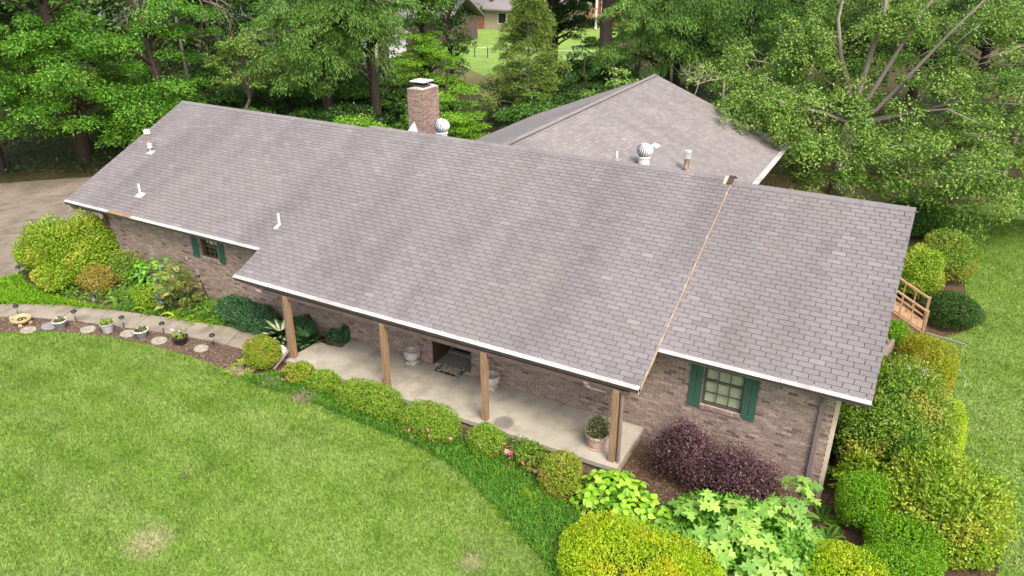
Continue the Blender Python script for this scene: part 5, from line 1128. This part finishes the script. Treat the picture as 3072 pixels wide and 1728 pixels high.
def trunk_mb(base, top, r0, r1, limbs, bend=.25, seed=1, sides=10):
    r2 = random.Random(seed); b = Vector(base); t = Vector(top); mb = MB(); n = 7; pts = []
    for i in range(n):
        s_ = i / (n - 1); p = b.lerp(t, s_); pts.append(p + Vector((r2.gauss(0, bend), r2.gauss(0, bend), 0)) * math.sin(s_ * 3.1) )
    mb.tube([pts[0] - Vector((0, 0, .2))] + pts, [r0 * 1.35] + [r0 + (r1 - r0) * i / (n - 1) for i in range(n)], sides)
    for (e, s_, rr) in limbs:
        e = Vector(e); k = min(n - 2, int(s_ * (n - 1))); p = pts[k].lerp(pts[k + 1], s_ * (n - 1) - k); m_ = p.lerp(e, .5) + Vector((r2.gauss(0, .2), r2.gauss(0, .2), r2.uniform(.1, .5))) ; 
        mb.tube([p, p.lerp(m_, .5) + Vector((0, 0, .12)), m_, m_.lerp(e, .55), e], [rr, rr * .85, rr * .65, rr * .42, rr * .15], 6)
    return mb
def tree(name, label, x, y, h, r0, crowns, leaf, m, bark='bark', group=None, seed=1, top_r=.25, nl=14, limb_r=.1, lean=(0, 0)):
    """crowns: (dx, dy, z, rx, ry, rz, pads, lower); leaf: (pad radius, per pad, flat, length, width, droop, style)"""
    z0 = G(x) - .05; r = thing(name, label, 'tree', (x, y, z0), group); fs = []; limbs = []
    for i, (dx, dy, cz, rx, ry, rz, n, lo) in enumerate(crowns):
        C, D = pads((x + dx, y + dy, cz), (rx, ry, rz), n, lo, (.35, 1.0), seed * 7 + i); fs.append(pad_leaves(C, D, *leaf[:6], seed + i, leaf[6]))
        step = max(1, len(C) // nl)
        for c in C[::step]: limbs.append((tuple(c), min(.95, max(.12, (c[2] - z0 - 1.2) / h)), limb_r * random.uniform(.6, 1.2)))
    part('trunk', trunk_mb((x, y, z0), (x + lean[0], y + lean[1], z0 + h), r0, r0 * top_r, limbs, .2, seed), M[bark], r)
    v, f, t = cat(fs); link('crown', np_mesh('crown', v - np.array(ROOT[r.name]), f, M[m], t), r); return r
BROAD = (.8, 330, .28, .16, .08, .3, 'broad'); FINE = (.85, 330, .3, .2, .045, .85, 'fine'); LAYER = (.8, 290, .09, .13, .07, .1, 'broad')
tree('sweetgum_tree', 'big bright green sweetgum hanging low beyond the drive at far left', -12.8, 9.0, 13, .42, [(.5, -.5, 4.4, 6.0, 4.6, 3.6, 95, -.8), (0, 0, 9, 5, 4.5, 3.5, 20, -.6)], BROAD, 'lf_sweet', 'bark', seed=2)
tree('sweetgum_tree', 'sweetgum with its dark trunk at the left edge of the drive', -14.6, 5.6, 13, .36, [(1.4, -1.0, 5.0, 5.2, 4.2, 3.4, 70, -.8), (0, 0, 9.5, 5, 4.5, 3, 16, -.6)], BROAD, 'lf_sweet', 'bark', seed=3)
tree('sweetgum_tree', 'sweetgum crown dipping to the left end of the roof', -8.6, 11.0, 9, .25, [(.6, -.8, 2.6, 3.4, 2.6, 2.3, 46, -.8), (0, .5, 6, 3, 2.6, 2.4, 26, -.7)], BROAD, 'lf_sweet', 'bark', seed=4)
tree('pale_dogwood', 'pale-leaved dogwood with bare grey twigs above the left roof ridge', -8.2, 16.2, 5, .14, [(.6, -.3, 4.3, 2.4, 1.9, 1.7, 36, -.7)], (.75, 120, .2, .17, .1, .15, 'broad'), 'lf_pale', 'bark_pale', seed=5, limb_r=.05, nl=26)
tree('bald_cypress', 'feathery bald cypress with hanging boughs left of the chimney', -4.6, 18.8, 15, .36, [(1.2, -2.0, 6.2, 3.6, 3.0, 3.6, 60, -.9), (0, 0, 10.5, 4, 3.6, 3, 12, -.7)], FINE, 'lf_cyp', 'bark', seed=6)
tree('bald_cypress', 'bald cypress with drooping sprays just left of the neighbour\'s white shed', -1.8, 19.6, 15, .32, [(.9, -2.2, 6.8, 2.8, 2.6, 3.3, 48, -.9), (0, 0, 11, 3.6, 3.4, 3, 10, -.7)], FINE, 'lf_cyp', 'bark', seed=7)
tree('understory_tree', 'dark understory tree behind the middle of the left roof ridge', -7.6, 18.6, 4.5, .12, [(0, 0, 2.0, 3.6, 2.2, 1.9, 44, -.7)], LAYER, 'lf_dark', 'bark', seed=8)
tree('understory_tree', 'mid green understory tree with flat layered boughs left of the chimney', -4.6, 21.0, 5, .12, [(.4, -.4, 1.9, 2.3, 1.7, 2.2, 40, -.8)], LAYER, 'lf_mid', 'bark', seed=9)
tree('understory_tree', 'low bright understory tree at the foot of the chimney on its left', 1.4, 14.6, 3.4, .1, [(.2, -.2, 1.5, 2.2, 1.4, 1.5, 30, -.7)], LAYER, 'lf_dog', 'bark', seed=10)
tree('layered_dogwood', 'bright green dogwood with flat tiers of leaves above the chimney cap', -1.9, 24.6, 6.5, .16, [(.4, -.3, 3.3, 2.1, 1.9, 2.6, 60, -.8)], LAYER, 'lf_dog', 'bark', seed=11)
tree('layered_dogwood', 'dogwood with tiered boughs right of the chimney', 3.2, 19.4, 4.6, .13, [(.2, -.1, 1.9, 2.1, 1.7, 2.0, 46, -.8)], LAYER, 'lf_dog', 'bark', seed=12)
tree('slender_tree', 'slender tree with long drooping leaves over the neighbour\'s dark roof', -3.4, 26.5, 12, .2, [(1.0, -1.4, 7.3, 3.0, 2.4, 2.2, 46, -.8)], (.85, 120, .3, .26, .1, .6, 'fine'), 'lf_mid', 'bark', seed=13)
tree('evergreen_tree', 'narrow dark evergreen at the left edge of the neighbour\'s bright lawn', -5.3, 32.6, 9, .22, [(0, 0, 4.2, 1.4, 1.4, 4.4, 64, -.95)], (.6, 130, .35, .16, .07, .3, 'fine'), 'lf_dark', 'bark', seed=14)
tree('understory_tree', 'dark understory tree between the two thick trunks', 4.6, 37.5, 5, .12, [(0, 0, 2.6, 2.4, 1.6, 2.4, 40, -.9)], LAYER, 'lf_mid', 'bark', seed=55)
# the young conifer: whorls of feathery boughs up a thin pale stem
x, y = 4.6, 25.6; r = thing('young_conifer', 'young yellow-green conifer with a pale thin stem behind the ridge', 'tree', (x, y, -.2)); C = []; D = []; r2 = random.Random(5); mb = MB(); mb.tube([(x, y, -.3), (x + .05, y, 3), (x, y, 6), (x + .05, y, 8.6)], [.11, .08, .05, .015], 8)
for k in range(128):
    zz = .2 + 8.1 * (k / 128) ** 1.05; rr = 2.35 * (1 - zz / 8.9) ** .8 * r2.uniform(.55, 1.1) + .12; a = k * 2.4 + r2.gauss(0, .3); c = (x + rr * math.cos(a), y + rr * math.sin(a), zz + rr * .3); C.append(c); D.append((math.cos(a), math.sin(a), .1))
    if k % 2 == 0: mb.tube([(x, y, zz), (x + rr * .5 * math.cos(a), y + rr * .5 * math.sin(a), zz + rr * .2), c], [.03, .02, .006], 4)
part('trunk', mb, M['bark_pale'], r); v, f, t = pad_leaves(np.array(C), np.array(D), .55, 260, .4, .16, .045, .05, 4, 'fine'); link('crown', np_mesh('crown', v - np.array((x, y, -.2)), f, M['lf_con'], t), r)
tree('tall_pine', 'tall dark thick-trunked tree right behind the young conifer', 1.4, 35.3, 17, .5, [(-.9, -1, 5.4, 1.3, 1.2, 1.8, 22, -.9), (1.6, -.6, 5.6, 1.3, 1.2, 2.0, 22, -.9), (1.9, .2, 2.0, 1.2, 1.0, 1.3, 14, -.9), (-.6, -1, 8.2, 3.4, 2.8, 2.0, 40, -.6), (0, 0, 13, 5, 5, 3, 10, -.6)], BROAD, 'lf_dark', 'bark', seed=15, top_r=.5)
tree('tall_pine', 'tall thick brown trunk wrapped in ivy left of the rear wing peak', 6.6, 32.6, 17, .46, [(0, -.5, 9.4, 4.4, 3.2, 2.4, 50, -.7), (0, -.2, 1.8, 1.7, 1.4, 2.2, 40, -.8), (0, 0, 13, 5, 5, 3, 10, -.6)], BROAD, 'lf_mid', 'bark_mid', seed=16, top_r=.5)
tree('understory_tree', 'glossy dark understory tree left of the rear wing roof', 7.6, 26.8, 4.5, .12, [(0, 0, 1.7, 2.4, 1.9, 1.9, 44, -.7)], LAYER, 'lf_dark', 'bark', seed=17)
tree('feathery_tree', 'feathery mid green tree rising behind the rear wing peak', 11.2, 31.0, 13, .3, [(0, -1, 6.0, 4.6, 3.4, 3.9, 90, -.85), (0, 0, 10.5, 4.4, 4, 3, 10, -.6)], FINE, 'lf_cyp', 'bark', seed=18)
tree('feathery_tree', 'dense feathery tree between the wing peak and the maple limbs', 15.4, 32.0, 13, .3, [(0, -1, 5.6, 4.6, 3.4, 4.4, 90, -.85), (0, 0, 10.5, 4.4, 4, 3, 10, -.6)], FINE, 'lf_mid', 'bark', seed=19)
tree('woodland_tree', 'dark woodland tree behind the maple limbs', 20.5, 36, 14, .3, [(0, 0, 6, 5.2, 3.6, 5, 90, -.85)], BROAD, 'lf_mid', 'bark', seed=20)
tree('woodland_tree', 'woodland tree in the top right corner of the wood', 27.5, 39, 14, .3, [(0, 0, 7, 5.6, 3.6, 5.4, 76, -.85)], BROAD, 'lf_dark', 'bark', seed=21)
tree('woodland_tree', 'woodland tree at the right edge beyond the side lawn', 34, 36, 14, .3, [(0, 0, 6.5, 5, 3.6, 5.6, 60, -.85)], BROAD, 'lf_dark', 'bark', seed=22)
tree('small_tree', 'small pale-leaved tree peeping over the left slope of the rear wing', 10.6, 23.6, 5, .1, [(0, 0, 3.1, 1.5, 1.2, 1.2, 18, -.7)], (.6, 110, .25, .17, .1, .3, 'broad'), 'lf_maple', 'bark_mid', seed=23, limb_r=.04)
# the maple: pale limbs spreading from a low fork
x, y = 22.3, 23.6; z0 = G(x); mp = thing('maple_tree', 'large spreading maple with pale bare limbs hanging over the rear wing and side lawn', 'tree', (x, y, z0)); mb = MB()
fork = Vector((x + .05, y - .1, z0 + 3.4)); mb.tube([(x, y, z0 - .2), (x + .05, y, z0 + 1), (x - .05, y - .05, z0 + 2.4), tuple(fork)], [.48, .38, .34, .36], 12)
for pts, r0 in (([(0, 0, 0), (-.35, -.1, 1.7), (-.9, -.2, 3.0), (-1.3, 0, 4.5), (-1.2, .4, 7), (-1.6, .8, 9)], .2), ([(0, 0, 0), (.1, -.1, 1.5), (.3, -.1, 3.2), (.5, .1, 5), (.2, .5, 7.5), (.4, .6, 9)], .23), ([(0, 0, 0), (.6, -.1, 1.4), (1.2, -.3, 3.0), (1.9, -.2, 4.8), (2.9, .1, 6.8), (4.2, .5, 9)], .18), ([(0, 0, 0), (1.0, -.2, .8), (2.0, -.3, 2.4), (3.1, -.2, 4.1), (4.6, .2, 6.2), (6, .6, 8.2)], .17), ([(0, 0, 0), (1.3, -.9, .5), (2.6, -1.9, 1.2), (3.7, -2.8, 1.6), (5.0, -3.8, 1.3)], .13), ([(0, 0, 0), (-1.2, -.9, .6), (-2.5, -1.8, .9), (-4.0, -2.6, .6)], .13), ([(0, 0, 0), (.4, -1.4, .5), (.9, -2.9, .7), (1.3, -4.2, .1)], .12), ([(0, 0, 0), (2.2, .3, .7), (4.2, .2, 1.4), (6.4, -.3, 1.6), (8.2, -.9, .9)], .13), ([(0, 0, 0), (-2.2, .3, 1.5), (-4.2, .8, 2.3), (-6.3, .6, 2.5)], .12)):
    n = len(pts); mb.tube([fork + Vector(p) for p in pts], [r0 * .78 * (1 - .82 * i / (n - 1)) for i in range(n)], 8)
r2 = random.Random(8); tw = MB()
fs = []; seedk = 40
for (dx, dy, cz, rx, ry, rz, n, lo, sh_) in ((0, -.6, 2.6, 7.2, 6.0, 2.6, 150, -.75, (.45, 1.0)), (5.2, -4.2, 2.3, 3.4, 3.4, 2.0, 60, -.85, (.3, 1.0)), (-3.1, -3.6, 4.0, 2.7, 2.4, 1.7, 60, -.9, (.2, 1.0)), (7.4, -.5, 4.0, 3.2, 3.0, 2.9, 56, -.8, (.4, 1.0)), (.3, -4.9, 2.4, 2.8, 1.8, 1.9, 40, -.8, (.3, 1.0)), (-4.6, .9, 5.0, 2.8, 2.4, 2.6, 44, -.8, (.4, 1.0)), (1, 3.2, 7.0, 6.5, 2.6, 3.8, 90, -.9, (.3, 1.0)), (6.0, 3.0, 3.6, 3.0, 2.2, 3.0, 30, -.9, (.3, 1.0)), (9.5, -2.5, 2.6, 2.6, 2.4, 2.0, 36, -.9, (.3, 1.0)), (2, 1, 11.2, 7.5, 5, 2.2, 20, -.5, (.2, 1.0)), (-2.1, -1.4, 6.2, 1.5, 1.0, 1.8, 26, -.9, (.3, 1.0)), (3.7, -1.2, 5.3, 1.2, .9, .9, 12, -.8, (.3, 1.0)), (1.2, -1.0, 7.4, 1.6, .8, .9, 14, -.9, (.3, 1.0)), (4.6, -.8, 7.4, 1.6, .9, 1.0, 14, -.9, (.3, 1.0))):
    C, D = pads((x + dx, y + dy, cz), (rx, ry, rz), n, lo, sh_, seedk); seedk += 1
    keep = ~((C[:, 2] < 3.0) & (C[:, 0] < 20.9) & (C[:, 1] < 20.2)) & (C[:, 2] > .5); 
    zr = WRZ - SW * (C[:, 0] - WRX) + .25; keep &= ~((C[:, 0] < 20.7) & (C[:, 1] < 19.9) & (C[:, 2] < zr)); C, D = C[keep], D[keep]
    fs.append(pad_leaves(C, D, .62, 215, .38, .135, .075, .8, seedk, 'broad'))
    for c in C[::5]:
        h_ = fork + (Vector(c) - fork) * r2.uniform(.72, .85) + Vector((r2.gauss(0, .3), r2.gauss(0, .3), .2)); tw.tube([h_, h_.lerp(Vector(c), .6) + Vector((r2.gauss(0, .2), r2.gauss(0, .2), .2)), Vector(c) + Vector((0, 0, .12))], [.03, .022, .01], 5)
mb.add(tw.v, tw.f); part('trunk', mb, M['bark_pale'], mp, smooth=True)
v, f, t = cat(fs); link('crown', np_mesh('crown', v - np.array((x, y, z0)), f, M['lf_maple'], t), mp)
# bare branches
def bare(label, x, y, z, spread, n, seed, down=.5, tilt=(0, 0)):
    r2 = random.Random(seed); mb = MB()
    mb.tube([(x, y, G(x) - .1), (x + .1, y, z * .5), (x, y, z)], [.1, .08, .05], 7)
    def grow(p, d, ln, r_, lv):
        q = p + d * ln * .5 + Vector((r2.gauss(0, .1), r2.gauss(0, .1), r2.gauss(0, .06))) * ln; e = q + (d + Vector((0, 0, -.18 * down))) * ln * .5; mb.tube([p, q, e], [r_, r_ * .75, r_ * .45], 4)
        if lv:
            for k in range(3): nd = (d + Vector((r2.gauss(0, .5), r2.gauss(0, .5), r2.gauss(-.12 * down, .35)))).normalized(); grow(q.lerp(e, r2.random()), nd, ln * r2.uniform(.5, .75), r_ * .55, lv - 1)
    for k in range(n):
        a = k * 6.283 / n + r2.gauss(0, .3); grow(Vector((x, y, z)), Vector((math.cos(a) + tilt[0], math.sin(a) + tilt[1], r2.uniform(-.5, .4) * down)).normalized(), spread * r2.uniform(.7, 1.1), .032, 3)
    return solo('bare_tree', mb, M['twig'], label, 'tree', (x, y, G(x)))
bare('leafless grey tree with drooping twigs at the top left', -10.4, 14.2, 8.2, 2.3, 9, 3, 1.0)
bare('leafless pale-twigged shrub tree left of the maple over the wing roof', 16.6, 22.6, 4.6, 1.7, 4, 6, .35, (-.9, 0))
bare('thin leafless tree in the dark wood at the upper right', 29.5, 31.5, 6.0, 2.2, 8, 9, .4)
# dark trunks of the tall pines at the upper left
for x, y, r_, lb in ((-21.5, 26.5, .62, 'thick dark pine trunk beyond the leafless tree at the top left'), (-9.6, 30.5, .4, 'dark pine trunk rising beyond the cypress boughs'), (-6.3, 31.5, .2, 'thin dark trunk right of the cypress boughs')):
    tree('pine_tree', lb, x, y, 18, r_, [(0, 0, 15, 3.5, 3.5, 2.5, 9, -.6)], BROAD, 'lf_dark', 'bark', seed=int(r_ * 100), top_r=.7, nl=6)
# more distant wood
proto = tree('forest_tree', 'leafy forest tree at the far left behind the sweetgums', -24, 14, 13, .3, [(0, 0, 6.5, 4.6, 4.2, 5.4, 80, -.9)], (1.15, 95, .35, .27, .2, .3, 'broad'), 'lf_mid', 'bark', seed=30)
protod = tree('forest_tree', 'dark forest tree behind the pale dogwood', -15.5, 20.5, 13, .3, [(0, 0, 5.6, 4.2, 3.8, 5.0, 80, -.9)], (1.15, 95, .35, .25, .18, .4, 'broad'), 'lf_dark', 'bark', seed=31)
for src, x, y, rz, sc, lb in ((proto, -19, 12, 1, 1.05, 'forest tree between the two left sweetgums at the back'), (protod, -26, 20, 2, 1.1, 'dark forest tree at the far upper left'), (protod, -13.2, 27.5, 3, .9, 'dark forest tree beyond the first cypress'), (proto, -14.5, 34, 4, .95, 'forest tree left of the neighbour\'s white shed'), (protod, -31, 30, 5, 1.1, 'forest tree beyond the thick pine trunk'), (proto, -10.6, 27.0, .6, .62, 'short forest tree below the neighbour\'s white shed'),
        (protod, 8.5, 42, 1.5, 1.0, 'forest tree beyond the ivy-wrapped trunk'), (proto, 14, 41, 2.5, 1.0, 'forest tree beyond the feathery trees'), (protod, 24, 46, 3.5, 1.2, 'dark forest tree deep behind the maple'), (protod, 33, 45, 4.5, 1.2, 'dark forest tree deep in the upper right corner'), (proto, 40, 44, 5.5, 1.1, 'forest tree at the far right'), (protod, 19, 44, .9, 1.1, 'dark forest tree behind the maple and feathery trees'), (protod, -39, 22, .3, 1.2, 'forest tree at the extreme left'), (proto, -24, 33, 1.9, 1.0, 'forest tree left of the far pines'), (proto, 39, 30, .2, 1.0, 'forest tree at the right edge of the side lawn'), (proto, 3.5, 47, .2, .75, 'forest tree by the neighbour\'s wooden deck')):
    copy_thing(src, (x, y, G(x) - .1), lb, rz, sc)
tree('garden_bush', 'bushy shrub tree at the corner of the neighbour\'s brick house', -14.5, 62, 3.4, .1, [(0, 0, 1.6, 2.4, 1.6, 1.6, 30, -.8)], (1.0, 80, .3, .28, .18, .3, 'broad'), 'lf_mid', 'bark', seed=33)
us = tree('thicket_shrub', 'mid green thicket shrub under the first cypress', -4.2, 16.4, 2.2, .06, [(0, 0, 1.0, 1.9, 1.5, 1.3, 34, -.8)], (.7, 210, .14, .14, .075, .15, 'broad'), 'lf_mid', 'bark', seed=61, limb_r=.03)
ud = tree('thicket_shrub', 'dark thicket shrub right behind the left end of the ridge', -9.6, 14.0, 2.2, .06, [(0, 0, 1.0, 1.9, 1.5, 1.3, 34, -.8)], (.7, 210, .14, .14, .075, .15, 'broad'), 'lf_dark', 'bark', seed=62, limb_r=.03)
for s_, x, y, rz, sc, lb in ((us, -10.8, 18.6, 1, 1.3, 'mid green thicket shrub below the pale dogwood'), (ud, -1.2, 16.8, 2, 1.2, 'dark thicket shrub below the second cypress'), (us, -6.4, 14.4, 3, 1.0, 'thicket shrub nearest the ridge left of the cypresses'), (ud, -2.4, 22.6, 4, 1.4, 'dark thicket shrub left of the layered dogwoods'), (us, .6, 21.5, 5, 1.1, 'thicket shrub between the two layered dogwoods'), (ud, -13.8, 17.5, .5, 1.5, 'large dark thicket shrub beyond the sweetgums'), (us, -14.2, 12.6, 1.5, 1.2, 'thicket shrub at the foot of the sweetgums'), (ud, -7.2, 23.6, 2.5, 1.7, 'dark thicket shrub deep behind the cypresses'), (us, 6.2, 23.5, 3.5, 1.2, 'thicket shrub at the foot of the young conifer'), (ud, 3.2, 29.6, 4.5, 1.6, 'dark thicket shrub behind the young conifer'), (ud, 9.6, 25.0, 5.5, 1.3, 'dark thicket shrub at the left eave of the rear wing'), (us, -11.2, 23.2, .2, 1.6, 'thicket shrub beyond the pale dogwood')): copy_thing(s_, (x, y, G(x) - .05), lb, rz, sc)
# far-off wood reading as one mass
C = []; D = []
for k in range(420):
    a = rng.uniform(-1.25, .35); d_ = rng.uniform(95, 150); c = np.array([CAM.x + d_ * math.sin(a) * 1.0, CAM.y + d_ * math.cos(a), rng.uniform(1.5, 13)]); C.append(c); D.append(norm(np.array([math.sin(a), -math.cos(a), .2])))
v, f, t = pad_leaves(np.array(C), np.array(D), 3.2, 55, .55, .8, .6, .3, 9, 'broad'); link('far_woods', np_mesh('far_woods', v, f, M['lf_mid'], t), None, kind='stuff')
# low plants and vines on the dark woodland floor
UG = [(-22, 3), (-13, 5), (-10, 8), (-6, 12.5), (0, 12), (6, 13), (8, 20), (13, 21.5), (13, 34), (2, 31), (-9, 32), (-30, 32)]
P = scatter(UG, 30000, (-30, 13, 3, 34)); P = P[rng.random(len(P)) < .25 + .75 * (np.sin(P[:, 0] * .9) * np.cos(P[:, 1] * .7) > -.1)]
n = len(P); P[:, 2] += rng.random(n) * .5; v, f = leaf_arrays(P, rng.normal(size=(n, 3)) * np.array([1, 1, .35]), rng.normal(size=(n, 3)) * .5 + np.array([0, 0, 1.]), rng.uniform(.12, .26, n), rng.uniform(.08, .15, n)); link('undergrowth', np_mesh('undergrowth', v, f, M['lf_dark'], rng.random(n)), None, kind='stuff')

# ------------------------------------------------------------------ neighbours glimpsed through the trees
hb = thing('neighbour_house', 'neighbour\'s brick and tan house under a wide pale grey roof', 'house', (-26, 72, -.5))
part('wall', MB().box(-40, -14, 68, 80, -.6, 2.3), simple('tan_siding', (.33, .28, .2), .8, .1, 3), hb); part('brick_front', MB().box(-26.2, -23.4, 67.85, 68.1, -.6, 2.29), bpy.data.materials['red_brick_wall'] if 'red_brick_wall' in bpy.data.materials else simple('red_brick_wall', (.2, .09, .065), .9, .2, 3), hb)
part('roof', MB().prism([(67.2, 2.3), (74, 5.6), (81, 2.3), (81, 2.12), (74, 5.4), (67.2, 2.12)], -41, -13), M['shingle_pale'], hb)
for xx in (-21.5, -18.2, -31, -34): w_ = part('window', MB().box(xx, xx + 1.2, 67.93, 68.05, .6, 1.9), M['white'], hb); part('pane', MB().box(xx + .1, xx + 1.1, 67.91, 67.928, .7, 1.8), M['door'], w_)
hd = thing('neighbour_garage', 'neighbour\'s low outbuilding with a dark grey roof behind the slender tree', 'garage', (-24, 55, -.5))
part('wall', MB().box(-27.5, -19.5, 54, 60, -.6, 2.4), M['brown'], hd); part('roof', MB().prism([(53.4, 2.35), (57, 4.6), (60.6, 2.35), (60.6, 2.2), (57, 4.4), (53.4, 2.2)], -28.2, -18.9), M['shingle'], hd)
ws = thing('white_shed', 'neighbour\'s white shed with small square windows', 'shed', (-21.6, 45.5, -.5))
part('wall', MB().box(-23.4, -20.0, 44.4, 47.5, -.6, 1.75), M['white'], ws); part('roof', MB().prism([(-23.8, 1.7), (-21.7, 2.9), (-19.6, 1.7), (-19.6, 1.6), (-21.7, 2.75), (-23.8, 1.6)], 44.0, 47.9, 'y'), M['shingle_pale'], ws); part('gable', MB().prism([(-23.3, 1.751), (-20.1, 1.751), (-21.7, 2.7)], 44.42, 44.6, 'y'), M['white'], ws)
for xx in (-21.6, -20.9): w_ = part('window', MB().box(xx, xx + .55, 44.34, 44.42, .8, 1.4), M['white'], ws); part('pane', MB().box(xx + .06, xx + .49, 44.32, 44.338, .86, 1.34), M['door'], w_)
pd = solo('concrete_pad', MB().box(-20.9, -19.4, 38.2, 39.6, -.5, .12), M['pot_rim'], 'pale slab lid on the ground left of the layered dogwood', 'slab', (-20, 39, -.5))
bh = thing('brick_cottage', 'neighbour\'s red brick house with an orange wooden deck at the top centre', 'house', (-8, 80, -.5))
part('wall', MB().box(-13.5, 4, 78, 88, -.6, 4.6), simple('red_brick_wall', (.2, .09, .065), .9, .2, 3), bh); part('roof', MB().prism([(77.2, 4.6), (83, 7.6), (89, 4.6), (89, 4.4), (83, 7.4), (77.2, 4.4)], -14.2, 4.7), M['shingle_pale'], bh)
for xx in (-12.6, -9.5): w_ = part('window', MB().box(xx, xx + 1, 77.9, 78.05, 1.4, 3.2), M['white'], bh); part('pane', MB().box(xx + .1, xx + .9, 77.88, 77.898, 1.5, 3.1), M['door'], w_)
dk2 = part('deck', MB().box(-16.5, -11.5, 74, 77.9, 1.1, 1.25), M['deckwood'], bh)
for k in range(15): part('deck_spindle', MB().box(-16.45 + k * .35, -16.38 + k * .35, 74.02, 74.09, 1.25, 2.2), M['deckwood'], dk2)
part('deck_rail', MB().box(-16.5, -11.5, 74, 74.1, 2.2, 2.3), M['deckwood'], dk2)
for xx in (-16.4, -14, -11.6): part('deck_post', MB().box(xx - .1, xx + .1, 74.0, 74.2, -.6, 4.0), M['white'], dk2)
fc = thing('chain_link_fence', 'grey chain link fence crossing the neighbour\'s lawn', 'fence', (-13, 50, -.5))
FP = [(-30, 45), (-24, 46.5), (-18, 48), (-13.2, 49), (-12.0, 49.3), (-6, 50.8), (0, 52.2)]
for (x, y) in FP: part('fence_post', MB().tube([(x, y, -.6), (x, y, .85)], .045, 7), M['black'], fc)
for (a, b) in zip(FP[:-1], FP[1:]): part('top_rail', MB().tube([(*a, .8), (*b, .8)], .025, 6), M['galv'], fc); part('wire', MB().tube([(*a, .2), (*b, .2)], .008, 4), M['galv'], fc)
g = part('gate_frame', MB().tube([(-13.1, 49.0, -.4), (-13.1, 49.0, .78), (-12.1, 49.25, .78), (-12.1, 49.25, -.4), (-13.1, 49.0, -.4)], .035, 6), M['galv'], fc)
solo('landscape_timber', MB().bar((-9.6, 39.8, -.35), (-5.6, 42.6, -.35), .3, .26), M['weathered'], 'long weathered timber edging the neighbour\'s lawn', 'timber', (-8, 41, -.5))
solo('leaning_board', MB().bar((-10.6, 13.0, -.3), (-10.3, 13.6, 2.6), .5, .06), M['weathered'], 'weathered grey board leaning behind the left end of the ridge', 'board', (-10.5, 13, -.3))
